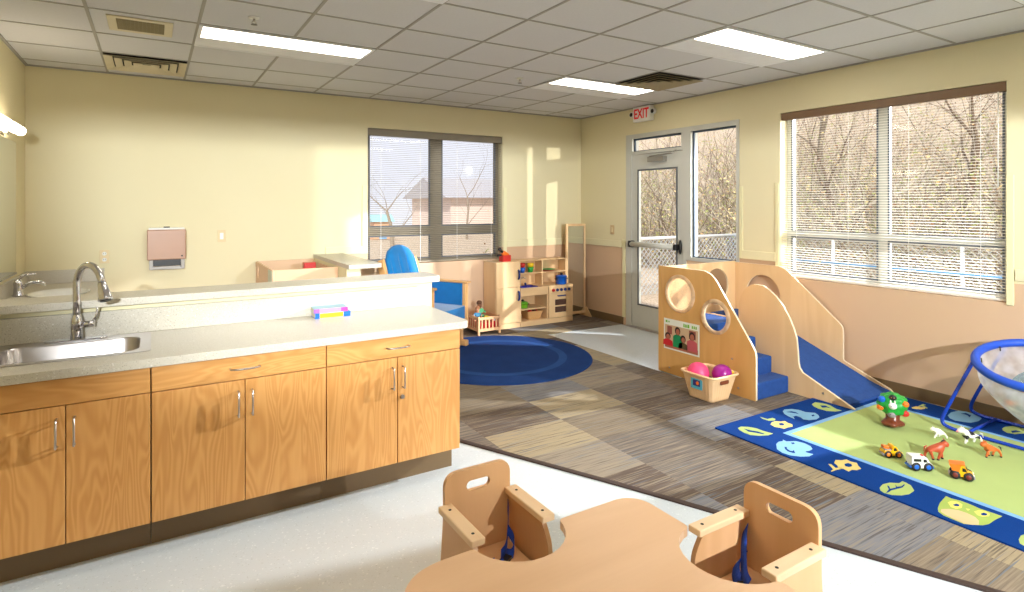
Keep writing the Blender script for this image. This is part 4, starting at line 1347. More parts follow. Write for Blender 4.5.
for y, z in ((3.75, 0.06), (3.08, 0.29), (3.02, 0.07)):
    sc.lathe([(0.009, 3.9875), (0.008, 3.985)], (0, y, z), 12, 0, 'X')
sc.build('panel_bolt', M_STEEL, s)

# poster on the porthole panel: a printed photograph of four people round a table
pt = MB()
X0 = 3.9872


def pr(pts_, mi, lay):
    pt.add([(X0 - 0.0002 * lay, a, b) for a, b in pts_], [tuple(range(len(pts_)))], mi)


def el_(cy, cz, ry, rz_, mi, lay, n=16):
    pr([(cy + ry * math.cos(2 * math.pi * i / n), cz + rz_ * math.sin(2 * math.pi * i / n)) for i in range(n)], mi, lay)


ya, yb, za, zb = 3.816, 3.408, 0.226, 0.502
PY = lambda u: ya + (yb - ya) * u
PZ = lambda v: zb + (za - zb) * v
pr([(PY(0), PZ(1)), (PY(1), PZ(1)), (PY(1), PZ(0)), (PY(0), PZ(0))], 0, 1)
pr([(PY(.03), PZ(.95)), (PY(.96), PZ(.95)), (PY(.96), PZ(.2)), (PY(.03), PZ(.2))], 1, 2)
for u0, u1, mi in ((.10, .24, 8), (.52, .70, 1), (.72, .90, 8)):
    pr([(PY(u0), PZ(.5)), (PY(u1), PZ(.5)), (PY(u1), PZ(.24)), (PY(u0), PZ(.24))], mi, 3)
pr([(PY(.03), PZ(.95)), (PY(.96), PZ(.95)), (PY(.96), PZ(.80)), (PY(.6), PZ(.76)), (PY(.03), PZ(.78))], 2, 4)
for (cu, cv, w_, h_, shirt) in ((.12, .58, .09, .10, 3), (.40, .36, .085, .12, 4), (.555, .58, .08, .11, 7), (.80, .42, .09, .12, 5)):
    pr([(PY(cu - w_ * 1.6), PZ(.88)), (PY(cu + w_ * 1.6), PZ(.88)), (PY(cu + w_ * 1.5), PZ(cv + h_ * 1.4)), (PY(cu + w_ * .6), PZ(cv + h_ * .9)), (PY(cu - w_ * .6), PZ(cv + h_ * .9)), (PY(cu - w_ * 1.5), PZ(cv + h_ * 1.4))], shirt, 5)
    el_(PY(cu), PZ(cv - .015), .408 * w_ * .92, .276 * h_ * 1.12, 6, 6)
    el_(PY(cu + .005), PZ(cv + .015), .408 * w_ * .62, .276 * h_ * .82, 2, 7)
for u0, u1, v0, v1 in ((.05, .11, .06, .13), (.13, .17, .07, .12), (.56, .60, .06, .17), (.61, .66, .07, .17), (.67, .73, .06, .17), (.79, .83, .07, .16), (.84, .88, .07, .16), (.89, .93, .07, .16)):
    pr([(PY(u0), PZ(v1)), (PY(u1), PZ(v1)), (PY(u1 - .005), PZ(v0)), (PY(u0 + .005), PZ(v0))], 9, 3)
cols = [plain('print_white', (232, 234, 222), 0.4), plain('print_tan', (206, 176, 140), 0.4), plain('print_skin', (176, 104, 78), 0.4), plain('print_red', (206, 34, 44), 0.4), plain('print_green', (26, 140, 84), 0.4), plain('print_rose', (196, 90, 96), 0.4), plain('print_dark', (44, 28, 26), 0.4), plain('print_olive', (96, 80, 50), 0.4), plain('print_brown', (150, 84, 70), 0.4), plain('print_lime', (120, 186, 50), 0.4)]
tag(pt.build('poster', cols, fix=False), 'glossy poster of four people on the porthole panel of the slide', 'poster')

# laundry basket with balls
M_BASK = plain('peach_plastic', (244, 206, 158), 0.4)
t = thing('laundry_basket', 'peach plastic basket of balls beside the slide panel', 'basket', (3.76, 3.12, 0.006))
hb = 0.205
n0, n1 = rrect(3.665, 3.015, 3.88, 3.25, 0.03, 10), rrect(3.61, 2.955, 3.915, 3.285, 0.05, 10)


def resample(lp, n):
    L = [0]
    k = len(lp)
    for i in range(k):
        L.append(L[-1] + (Vector(lp[(i + 1) % k]) - Vector(lp[i])).length)
    out = []
    for i in range(n):
        d_ = L[-1] * i / n
        j = max(q_ for q_ in range(k) if L[q_] <= d_ + 1e-9)
        f_ = (d_ - L[j]) / max(1e-9, L[j + 1] - L[j])
        out.append(tuple(Vector(lp[j]).lerp(Vector(lp[(j + 1) % k]), f_)))
    return out


N = 144
lo_, hi_ = resample(n0, N), resample(n1, N)
vs, fs = [], []
rows = [0.0, 0.06, 0.12, 0.80, 0.86, 0.94, 1.0]
ctr = Vector((3.765, 3.125))
for r_ in rows:
    for j in range(N):
        p = Vector(lo_[j]).lerp(Vector(hi_[j]), r_)
        rib = 0.004 if (j // 2) % 2 and 0.1 < r_ < 0.84 else 0.0
        p = p - (p - ctr).normalized() * rib
        vs.append((p.x, p.y, 0.0065 + hb * r_))
for r_ in reversed(rows):
    for j in range(N):
        p = Vector(lo_[j]).lerp(Vector(hi_[j]), r_)
        p = p - (p - ctr).normalized() * 0.007
        vs.append((p.x, p.y, 0.010 + (hb - 0.003) * r_))
nr = 2 * len(rows)


def slot(j, r_):
    a, b_ = vs[r_ * N + j][0], vs[r_ * N + j][1]
    return (r_ in (2,) or r_ == nr - 4) and False


for i in range(nr - 1):
    for j in range(N):
        fs.append((i * N + j, i * N + (j + 1) % N, (i + 1) * N + (j + 1) % N, (i + 1) * N + j))
fs += [tuple(range(N))[::-1], tuple(range((nr - 1) * N, nr * N))]
MB().add(vs, fs, 0, True).build('basket_body', M_BASK, t)
rim = [(Vector(p) + (Vector(p) - ctr).normalized() * 0.006) for p in hi_]
MB().tube([(p.x, p.y, 0.0065 + hb) for p in rim], 0.0095, 8, 0, True).build('basket_rim', M_BASK, t)
MB().plate([rrect(3.70, 0.150, 3.80, 0.180, 0.012)], FXZ, 2.963, 2.9665).build('handle_slot', plain('slot_dark', (120, 60, 30), 0.6), t)
sk_ = MB().plate([rect(3.07, 0.095, 3.18, 0.175)], FYZ, 3.6205, 3.6225)
sk_.plate([rect(3.09, 0.118, 3.16, 0.165)], FYZ, 3.6195, 3.6205, 1).plate([circle(3.115, 0.142, 0.014, 14)], FYZ, 3.6185, 3.6195, 2)
tag(sk_.build('basket_sticker', [plain('teal_print', (90, 176, 200), 0.4), plain('navy_print', (44, 40, 110), 0.4), M_ORANGEP]), 'blue picture sticker on the side of the peach basket', 'sticker')
M_BP, M_BV = plain('pink_rubber', (244, 74, 130), 0.4), plain('purple_rubber', (158, 22, 140), 0.28)
for x, y, z, r, m_, lb in ((3.715, 3.188, 0.190, 0.085, M_BP, 'bright pink ball heaped in the peach basket'), (3.828, 3.05, 0.198, 0.077, M_BV, 'shiny purple ball heaped in the peach basket'),
                           (3.83, 3.19, 0.10, 0.05, plain('dark_green_rubber', (40, 90, 60), 0.4), 'dark green ball wedged behind the pink and purple balls')):
    rr = lambda q_: 1 + (0.035 * math.cos(6 * math.atan2(q_.y, q_.x)) * (1 - abs(q_.z)) if 'pink' in lb else 0)
    o = MB().ball((x, y, z), r, 28, 0, (0.7, 0.4, 0.2), rr).build('play_ball', m_)
    tag(o, lb, 'ball', 'balls in the peach basket')
    if 'purple' in lb:
        MB().ball((x + 0.055, y - 0.055, z + 0.018), 0.012, 10).build('valve', M_YELP, o)
for o in (bpy.data.objects[n_] for n_ in [x.name for x in COL.objects if x.name.startswith('valve')]):
    pass

# ------------------------------------------------------------------ rugs
M_RR = plain('navy_rug_pile', (26, 54, 106), 0.95, vary=0.25, scale=5, bmp=0.6, bscale=350, spec=0.1)
M_RR2 = plain('lighter_navy_rug_pile', (38, 72, 128), 0.95, vary=0.2, scale=6, bmp=0.6, bscale=350, spec=0.1)
C = (2.962, 5.051)
rg = MB()
prof_ = [(0.001, 0.016, 0), (0.55, 0.016, 0), (0.60, 0.0165, 1), (0.68, 0.0165, 1), (0.72, 0.016, 0), (0.90, 0.016, 0), (0.925, 0.013, 0), (0.93, 0.0065, 0)]
n = 96
for (r0, z0, m0), (r1, z1, m1) in zip(prof_, prof_[1:]):
    vs = [(C[0] + r * math.cos(2 * math.pi * j / n), C[1] + r * math.sin(2 * math.pi * j / n), z) for r, z in ((r0, z0), (r1, z1)) for j in range(n)]
    rg.add(vs, [(j, (j + 1) % n, n + (j + 1) % n, n + j) for j in range(n)], 1 if (m0 and m1) else 0, True)
rg.add([(C[0] + 0.93 * math.cos(2 * math.pi * j / n), C[1] + 0.93 * math.sin(2 * math.pi * j / n), 0.0065) for j in range(n)], [tuple(range(n))])
tag(rg.build('round_rug', [M_RR, M_RR2]), 'round dark blue rug on the carpet in front of the play kitchen', 'rug')

pile = dict(bmp=0.6, bscale=350, spec=0.1)
RM = {'navy': plain('rug_navy', (10, 56, 126), 0.95, vary=0.15, scale=4, **pile), 'line': plain('rug_light_blue', (124, 172, 222), 0.95, vary=0.08, **pile), 'field': plain('rug_green', (170, 188, 120), 0.95, vary=0.12, scale=2.5, **pile),
      'leaf': plain('rug_leaf', (168, 186, 112), 0.95, vary=0.08, **pile), 'whale': plain('rug_pale_blue', (130, 176, 208), 0.95, vary=0.08, **pile), 'flower': plain('rug_yellow', (216, 196, 122), 0.95, vary=0.08, **pile),
      'owl': plain('rug_owl_green', (160, 180, 92), 0.95, vary=0.08, **pile), 'tan': plain('rug_tan', (206, 184, 140), 0.95, vary=0.1, **pile), 'eye': plain('rug_eye_yellow', (222, 214, 110), 0.95, vary=0.05, **pile)}
RK = list(RM)
ra, rb_, rc_, rd_ = 3.27, 5.06, -0.07, 2.668
r = MB()
zt = 0.0145
r.plate([rrect(ra, rc_, rb_, rd_, 0.01, 3)], FXY, 0.0062, zt)
ia, ib, ic, id_ = 3.575, 4.765, 0.235, 2.362
r.plate([rect(ia, ic, ib, id_)], FXY, zt, zt + 0.0005, RK.index('line'))
r.plate([rect(ia + 0.035, ic + 0.035, ib - 0.035, id_ - 0.035)], FXY, zt + 0.0005, zt + 0.0012, RK.index('field'))
MOTIF = [('leaf', [(3.394, 2.574), (3.435, 2.58), (3.473, 2.55), (3.497, 2.505), (3.495, 2.458), (3.511, 2.39), (3.458, 2.389), (3.402, 2.415), (3.363, 2.453), (3.36, 2.501), (3.376, 2.55)]), ('navy', [(3.419, 2.544), (3.43, 2.507), (3.455, 2.463), (3.459, 2.416), (3.444, 2.417), (3.423, 2.462), (3.4, 2.496)]), ('whale', [(3.376, 2.275), (3.419, 2.289), (3.454, 2.281), (3.475, 2.295), (3.469, 2.266), (3.526, 2.236), (3.541, 2.186), (3.53, 2.141), (3.498, 2.11), (3.456, 2.105), (3.431, 2.113), (3.419, 2.101), (3.431, 2.064), (3.381, 2.059), (3.332, 2.085), (3.296, 2.128), (3.289, 2.177), (3.31, 2.226)]), ('navy', [(3.379, 2.221), (3.387, 2.211), (3.364, 2.192), (3.354, 2.166), (3.362, 2.156), (3.383, 2.16), (3.353, 2.132), (3.342, 2.139), (3.335, 2.168), (3.353, 2.199)]), ('navy', [(3.472, 2.237), (3.492, 2.23), (3.481, 2.216), (3.461, 2.22)]), ('flower', [(3.467, 1.948), (3.492, 1.927), (3.53, 1.918), (3.521, 1.887), (3.534, 1.86), (3.502, 1.835), (3.478, 1.806), (3.438, 1.809), (3.417, 1.827), (3.38, 1.824), (3.388, 1.857), (3.371, 1.877), (3.402, 1.901), (3.42, 1.93)]), ('navy', [(3.456, 1.89), (3.486, 1.885), (3.489, 1.866), (3.465, 1.851), (3.438, 1.855), (3.433, 1.873)]), ('flower', [(3.376, 1.94), (3.39, 1.931), (3.362, 1.889), (3.393, 1.876), (3.385, 1.864), (3.334, 1.873), (3.291, 1.874), (3.304, 1.883), (3.333, 1.885)]), ('flower', [(3.728, 2.518), (3.751, 2.494), (3.785, 2.483), (3.77, 2.451), (3.771, 2.419), (3.736, 2.394), (3.697, 2.403), (3.652, 2.401), (3.643, 2.427), (3.627, 2.455), (3.642, 2.499), (3.687, 2.518)]), ('navy', [(3.701, 2.477), (3.731, 2.475), (3.731, 2.453), (3.702, 2.439), (3.682, 2.452)]), ('leaf', [(3.708, 2.626), (3.712, 2.593), (3.715, 2.572), (3.766, 2.567), (3.764, 2.542), (3.734, 2.528), (3.694, 2.546), (3.691, 2.596)]), ('whale', [(3.949, 2.608), (3.994, 2.626), (4.052, 2.605), (4.078, 2.564), (4.077, 2.511), (4.122, 2.466), (4.099, 2.429), (4.065, 2.399), (4.006, 2.386), (3.948, 2.405), (3.926, 2.435), (3.949, 2.471), (3.949, 2.504), (3.917, 2.507), (3.88, 2.47), (3.89, 2.523), (3.912, 2.572)]), ('navy', [(3.958, 2.585), (4.004, 2.574), (4.012, 2.545), (3.994, 2.511), (3.991, 2.537), (3.974, 2.561)]), ('navy', [(4.051, 2.451), (4.076, 2.45), (4.061, 2.432), (4.035, 2.434)]), ('leaf', [(4.28, 2.586), (4.342, 2.598), (4.371, 2.557), (4.374, 2.502), (4.335, 2.43), (4.333, 2.389), (4.276, 2.403), (4.233, 2.443), (4.228, 2.507), (4.246, 2.552)]), ('navy', [(4.303, 2.535), (4.336, 2.514), (4.312, 2.456), (4.306, 2.485), (4.271, 2.499)]), ('leaf', [(3.33, 1.633), (3.385, 1.644), (3.437, 1.633), (3.473, 1.603), (3.514, 1.606), (3.513, 1.586), (3.502, 1.558), (3.451, 1.519), (3.388, 1.515), (3.339, 1.53), (3.301, 1.557), (3.289, 1.59), (3.301, 1.615)]), ('navy', [(3.296, 1.585), (3.35, 1.597), (3.387, 1.623), (3.391, 1.616), (3.364, 1.596), (3.405, 1.587), (3.435, 1.605), (3.419, 1.588), (3.445, 1.578), (3.485, 1.583), (3.476, 1.576), (3.434, 1.569), (3.351, 1.585), (3.317, 1.582)]), ('owl', [(3.528, 1.404), (3.524, 1.378), (3.538, 1.342), (3.537, 1.301), (3.528, 1.258), (3.532, 1.221), (3.535, 1.169), (3.466, 1.174), (3.395, 1.174), (3.357, 1.185), (3.324, 1.21), (3.294, 1.237), (3.296, 1.275), (3.299, 1.323), (3.318, 1.353), (3.354, 1.37), (3.419, 1.388)]), ('tan', [(3.356, 1.356), (3.39, 1.338), (3.417, 1.309), (3.422, 1.272), (3.413, 1.236), (3.387, 1.211), (3.346, 1.197), (3.318, 1.214), (3.299, 1.238), (3.304, 1.279), (3.314, 1.322), (3.328, 1.347)]), ('eye', [(3.462, 1.37), (3.495, 1.366), (3.511, 1.345), (3.499, 1.32), (3.457, 1.308), (3.423, 1.318), (3.422, 1.341)]), ('navy', [(3.454, 1.345), (3.483, 1.341), (3.483, 1.326), (3.461, 1.323), (3.448, 1.334)]), ('eye', [(3.469, 1.26), (3.507, 1.254), (3.524, 1.231), (3.509, 1.21), (3.479, 1.203), (3.448, 1.217), (3.443, 1.237)]), ('navy', [(3.47, 1.234), (3.495, 1.231), (3.499, 1.216), (3.477, 1.212), (3.459, 1.224)]), ('eye', [(3.468, 1.295), (3.479, 1.28), (3.452, 1.279)]), ('leaf', [(3.354, 1.049), (3.402, 1.056), (3.433, 1.051), (3.436, 1.035), (3.4, 1.013), (3.342, 1.007), (3.311, 1.019), (3.32, 1.034)]), ('flower', [(4.847, 2.151), (4.904, 2.147), (4.915, 2.118), (4.934, 2.097), (4.902, 2.086), (4.862, 2.095), (4.839, 2.118), (4.828, 2.14)]), ('leaf', [(4.916, 2.139), (5.004, 2.143), (4.999, 2.12), (4.968, 2.124), (4.935, 2.081), (4.918, 2.082), (4.941, 2.125), (4.909, 2.128)]), ('whale', [(4.885, 1.932), (4.977, 1.949), (5.063, 1.935), (5.091, 1.899), (5.087, 1.851), (5.066, 1.806), (5.019, 1.778), (4.943, 1.769), (4.862, 1.784), (4.834, 1.817), (4.814, 1.862), (4.834, 1.9)]), ('navy', [(5.009, 1.899), (5.055, 1.885), (5.027, 1.844), (4.975, 1.833), (5.01, 1.861), (5.014, 1.881)]), ('leaf', [(4.916, 1.626), (4.966, 1.629), (5.03, 1.608), (5.059, 1.577), (5.054, 1.541), (4.999, 1.512), (4.931, 1.517), (4.868, 1.543), (4.852, 1.578), (4.88, 1.611)]), ('navy', [(4.913, 1.578), (4.955, 1.564), (4.95, 1.53), (4.915, 1.551), (4.88, 1.56)])]
for kind, lp in MOTIF:
    lay = 0.0005 if kind in ('leaf', 'whale', 'flower', 'owl') else 0.0009 if kind in ('tan', 'eye') else 0.0013
    r.plate([lp], FXY, zt, zt + lay, RK.index(kind))
tag(r.build('play_rug', [RM[x] for x in RK], fix=False), 'large green rug with navy border of leaves, whales, flowers and an owl', 'rug')
RZ = zt + 0.0014


# ------------------------------------------------------------------ net hoop, toy tree, toy animals, toy vehicles on the rug
M_HOOPB = plain('royal_blue_foam', (22, 78, 196), 0.55, vary=0.1, bmp=0.3, bscale=150)
M_HOOPT = plain('royal_blue_tube', (16, 60, 176), 0.25)
hc = Vector((4.755, 1.365, 0.522))
vd = Vector((0.958, 0.288, 0))
sd = Vector((-0.288, 0.958, 0))
al = math.radians(14)
up_ = vd * math.cos(al) + Vector((0, 0, math.sin(al)))
HR = 0.335
h = thing('net_hoop', 'blue tube stand with tilted foam ring and white net by the wall', 'ball hoop', (4.8, 1.42, RZ))


def ringp(a, r_=HR):
    return hc + sd * (r_ * math.cos(a)) + up_ * (r_ * math.sin(a))


MB().tube([ringp(2 * math.pi * i / 48) for i in range(48)], 0.026, 14, 0, True).build('foam_ring', M_HOOPB, h)
zt_ = RZ + 0.012
ny, py2 = 1.09, 1.77


def smooth(pts_, it=3):
    pts_ = [Vector(p) for p in pts_]
    for _ in range(it):
        o = [pts_[0]]
        for a, b_ in zip(pts_, pts_[1:]):
            o += [a.lerp(b_, 0.25), a.lerp(b_, 0.75)]
        pts_ = o + [pts_[-1]]
    return pts_


for nm, xf, top in (('front_sled', 4.58, 0.47), ('rear_sled', 5.035, 0.52)):
    dx_ = 0.05 if xf < 4.8 else -0.05
    a_ = (4.658, 1.69, 0.505) if xf < 4.8 else (4.965, 1.62, 0.575)
    b_ = (4.708, 1.04, 0.48) if xf < 4.8 else (5.05, 1.235, 0.575)
    P = [a_, (xf + dx_ * 0.3, py2 + 0.06, 0.14), (xf, py2 + 0.085, zt_ + 0.02), (xf, py2 + 0.02, zt_), (xf, py2 - 0.05, zt_), (xf, ny + 0.05, zt_), (xf, ny - 0.02, zt_), (xf, ny - 0.085, zt_ + 0.02), (xf + dx_ * 0.3, ny - 0.06, 0.14), b_]
    MB().tube(smooth(P), 0.0115, 10).build('sled_frame', M_HOOPT, h)
for y in (1.70, 1.14):
    MB().tube([(4.58, y, zt_ + 0.004), (5.035, y, zt_ + 0.004)], 0.010, 10).build('cross_tube', M_HOOPT, h)
nt_ = MB()
n, rows = 64, 14
vs = []
for i in range(rows + 1):
    f_ = i / rows
    for j in range(n):
        a = 2 * math.pi * j / n
        p = ringp(a, HR * 0.97)
        c_ = Vector((hc.x - 0.02, hc.y, 0.13))
        rad_ = 0.30 * (1 - f_ ** 1.6) + 0.03
        q_ = Vector((c_.x, c_.y, 0)) + (sd * math.cos(a) + vd * math.sin(a)) * rad_ * (1 + 0.03 * math.cos(9 * a + 3 * f_) * f_)
        z = p.z + (0.115 - p.z) * f_ ** 0.85
        w_ = min(1, f_ * 2.2)
        vs.append((p.x * (1 - w_) + q_.x * w_, p.y * (1 - w_) + q_.y * w_, z))
fs = [(i * n + j, i * n + (j + 1) % n, (i + 1) * n + (j + 1) % n, (i + 1) * n + j) for i in range(rows) for j in range(n)]
nt_.add(vs, fs, 0, True)
nt_.build('net', clear('white_netting', (1, 1, 1), 0.04, 0.52, (238, 238, 246)), h)
for j in range(0, 64, 8):
    a = 2 * math.pi * j / 64
    MB().tube([ringp(a, HR - 0.031), ringp(a, HR - 0.034) + Vector((0, 0, -0.03))], 0.004, 6).build('net_tie', M_BLACK, h)
bb = MB().ball((hc.x - 0.015, hc.y + 0.01, 0.335), 0.155, 32)
for a, z_, r_ in ((2.9, 0.05, 0.03), (3.6, -0.05, 0.04), (4.3, 0.02, 0.03), (2.2, -0.06, 0.035), (5.0, -0.03, 0.03)):
    d_ = Vector((math.cos(a), math.sin(a), 0)) * math.sqrt(0.155 ** 2 - z_ ** 2)
    bb.ball((hc.x - 0.015 + d_.x * 0.985, hc.y + 0.01 + d_.y * 0.985, 0.335 + z_), (r_, r_ * 0.9, r_ * 0.55), 12, 1, (0, 0, a))
tag(bb.build('beach_ball', [clear('pale_blue_vinyl', (0.86, 0.95, 0.98), 0.10, 0.22, (150, 200, 214)), plain('orange_fish_print', (226, 120, 84), 0.4)], fix=False), 'clear bluish beach ball with orange blotches lying in the net', 'ball')

# toy tree
tx, ty = 4.32, 2.035
t = thing('toy_tree', 'green and brown plastic toy tree with animal faces on the rug', 'toy tree', (tx, ty, RZ))
M_TB = plain('brown_toy_plastic', (122, 62, 40), 0.3)
MB().ball((tx, ty, RZ + 0.028), (0.072, 0.062, 0.028), 24, 0, None, lambda q: 1 + 0.16 * math.cos(5 * math.atan2(q.y, q.x)) * (1 - abs(q.z))).lathe([(0.058, RZ + 0.028), (0.041, RZ + 0.052), (0.043, RZ + 0.09), (0.02, RZ + 0.10)], (tx, ty, 0), 20).build('trunk', M_TB, t)
cz = RZ + 0.155
MB().ball((tx, ty, cz), (0.088, 0.088, 0.078), 40, 0, None, lambda q: 1 + 0.07 * math.sin(5 * q.x * 2 + 1) * math.sin(5 * q.y * 2) + 0.05 * math.cos(11 * q.z)).build('crown', plain('bright_green_plastic', (30, 160, 62), 0.3), t)
fv = Vector((-0.9, -0.43, 0)).normalized()
rv = Vector((0.43, -0.9, 0)).normalized()
for du, dz, m_, lb, r_ in ((-0.062, 0.035, M_BLUEP, 'blue animal face', 0.026), (0.0, 0.058, M_BLACK, 'black penguin face', 0.025), (0.0, 0.008, M_WHITE, 'white bunny face', 0.026), (0.07, 0.022, M_ORANGEP, 'orange owl face', 0.024),
                           (-0.07, -0.022, M_ORANGEP, 'orange animal face', 0.024), (0.068, -0.045, M_REDP, 'red parrot face', 0.026), (-0.005, -0.055, plain('grey_toy', (150, 142, 146), 0.3), 'grey animal face', 0.026)):
    k_ = max(0.0, 0.088 ** 2 - du ** 2 - dz ** 2) ** 0.5
    p = Vector((tx, ty, cz)) + rv * du + fv * k_ * 0.96 + Vector((0, 0, dz))
    m = MB().ball(p, (r_ * 0.8, r_, r_ * 0.85), 14, 0, (0, 0, math.atan2(fv.y, fv.x)))
    if 'bunny' in lb:
        for e_ in (-0.012, 0.012):
            m.ball(p + rv * e_ + Vector((0, 0, 0.026)), (0.005, 0.006, 0.014), 8)
    o = m.build('animal_face', m_, t)
    o['label'] = lb
    ey = MB()
    for e_ in (-0.008, 0.008):
        ey.ball(p + rv * e_ + fv * r_ * 0.75 + Vector((0, 0, 0.004)), 0.003, 6)
    ey.build('eyes', M_BLACK if 'black' not in lb else M_ORANGEP, o)


def animal(name, label, x, y, head, hgt, length, mats, mi_fn=None, mane=None, tail_m=None, neck=0.75, bulk=1.0, ear=0.012, muzzle=None, hoof=None):
    t = thing(name, label, 'toy animal', (x, y, RZ), 'toy animals on the rug', True, math.atan2(head[1], head[0]))
    L, Hh = length, hgt
    bz = Hh * 0.60
    J = {'hips': ((-L * 0.30, 0, bz * 0.98), 0.155 * Hh * bulk), 'mid': ((-0.02 * L, 0, bz * 0.95), 0.155 * Hh * bulk), 'chest': ((L * 0.20, 0, bz), 0.15 * Hh * bulk), 'neck': ((L * 0.31, 0, Hh * (0.62 + 0.18 * neck)), 0.125 * Hh),
         'head': ((L * 0.41, 0, Hh * (0.62 + 0.34 * neck)), 0.165 * Hh), 'muz': ((L * 0.62, 0, Hh * (0.54 + 0.26 * neck)), 0.115 * Hh)}
    E_ = [('hips', 'mid'), ('mid', 'chest'), ('chest', 'neck'), ('neck', 'head'), ('head', 'muz')]
    for sx, base in ((1, 'chest'), (-1, 'hips')):
        for sy in (1, -1):
            q = '%d%d' % (sx, sy)
            kx = L * (0.22 if sx > 0 else -0.30)
            o_ = sy * 0.012 * (1 if sx > 0 else -1)
            J['u' + q] = ((kx, sy * 0.11 * Hh * bulk, bz * 0.75), 0.085 * Hh)
            J['k' + q] = ((kx + (0.01 if sx > 0 else -0.02) * L + o_, sy * 0.12 * Hh * bulk, bz * 0.40), 0.055 * Hh)
            J['f' + q] = ((kx + o_ * 1.4, sy * 0.12 * Hh * bulk, 0.045 * Hh), 0.058 * Hh)
            E_ += [(base, 'u' + q), ('u' + q, 'k' + q), ('k' + q, 'f' + q)]
    J = {q_: (p_, r_ * (1.25 if q_[0] not in 'fk' else 1.2)) for q_, (p_, r_) in J.items()}
    skin_mesh('animal_body', J, E_, mats, t, 2, None, mi_fn)
    hx, hz = L * 0.41, Hh * (0.62 + 0.34 * neck)
    e_ = MB()
    for sy in (1, -1):
        e_.ball((hx - 0.01 * L, sy * 0.08 * Hh, hz + 0.15 * Hh), (0.025 * Hh, ear if ear > 0.02 else 0.035 * Hh, 0.06 * Hh), 8, 0, (sy * -0.5, 0, 0))
    e_.build('ears', mats[0] if isinstance(mats, list) else mats, t)
    y_ = MB()
    for sy in (1, -1):
        y_.ball((hx + 0.04 * L, sy * 0.115 * Hh, hz + 0.02 * Hh), 0.018 * Hh, 8)
    y_.build('eyes', M_BLACK, t)
    if mane:
        MB().tube([(hx + 0.04 * L, 0, hz + 0.155 * Hh), (hx - 0.08 * L, 0, hz + 0.11 * Hh), (L * 0.25, 0, Hh * 0.84), (L * 0.17, 0, Hh * 0.76)], [0.02 * Hh, 0.045 * Hh, 0.045 * Hh, 0.015 * Hh], 10).build('mane', mane, t)
    if tail_m:
        MB().tube([(-L * 0.40, 0, bz * 1.1), (-L * 0.50, 0, bz * 1.0), (-L * 0.55, 0, bz * 0.62)], [0.03 * Hh, 0.045 * Hh, 0.015 * Hh], 8).build('tail', tail_m, t)
    if muzzle:
        MB().ball((L * 0.635, 0, Hh * (0.55 + 0.265 * neck)), (0.05 * Hh, 0.075 * Hh, 0.06 * Hh), 10).build('muzzle', muzzle, t)
    if hoof:
        for sx in (1, -1):
            for sy in (1, -1):
                o_ = sy * 0.012 * (1 if sx > 0 else -1)
                MB().lathe([(0.062 * Hh, 0.0), (0.064 * Hh, 0.06 * Hh), (0.03 * Hh, 0.075 * Hh)], (L * (0.22 if sx > 0 else -0.30) + o_ * 1.4, sy * 0.12 * Hh * bulk, 0), 10).build('hoof', hoof, t)
    return t


RVX = (0.851, -0.525)
M_WOOL = plain('toy_white', (236, 234, 226), 0.5)
M_HRS = plain('red_brown_toy', (188, 84, 50), 0.4)
M_PNY = plain('orange_brown_toy', (206, 104, 44), 0.4)
animal('toy_sheep', 'small white toy sheep near the blue hoop stand', 4.36, 1.775, (-0.80, 0.60), 0.074, 0.085, M_WOOL, neck=0.6, bulk=1.6)


def cowpatch(p):
    return 1 if (math.sin(p.x * 95 + 1.0) * math.cos(p.z * 90 - 0.6) + 0.35 * math.sin(p.y * 140)) > 0.25 and p.z > 0.034 and p.x < 0.045 else 0


animal('toy_cow', 'black and white toy cow standing by the hoop base tube', 4.43, 1.625, (-0.85, 0.53), 0.105, 0.14, [M_WOOL, M_BLACK], cowpatch, tail_m=M_WOOL, muzzle=plain('pink_muzzle', (236, 150, 160), 0.4))
animal('toy_horse', 'red brown toy horse with black mane beside the white van', 3.985, 1.64, (0.72, -0.69), 0.115, 0.115, M_HRS, mane=M_BLACK, tail_m=M_HRS, hoof=M_BLACK)
animal('toy_horse', 'orange brown toy pony with black tail in front of the cow', 4.31, 1.478, (-0.86, 0.5), 0.092, 0.11, M_PNY, mane=M_PNY, tail_m=M_BLACK, hoof=M_BLACK)

M_TYRE = plain('toy_tyre', (40, 36, 38), 0.6)


def wheel(t, x, y, r, hub_m):
    s_ = 1 if y > 0 else -1
    w_ = MB().lathe([(r * 0.62, y - s_ * 0.012), (r, y - s_ * 0.012), (r * 1.0, y), (r * 0.6, y + s_ * 0.003)], (x, 0, r), 20, 0, 'Y').build('wheel', M_TYRE, t)
    MB().lathe([(r * 0.58, y + s_ * 0.0008), (r * 0.5, y + s_ * 0.005), (r * 0.15, y + s_ * 0.0055)], (x, 0, r), 16, 0, 'Y').build('hub', hub_m, w_)


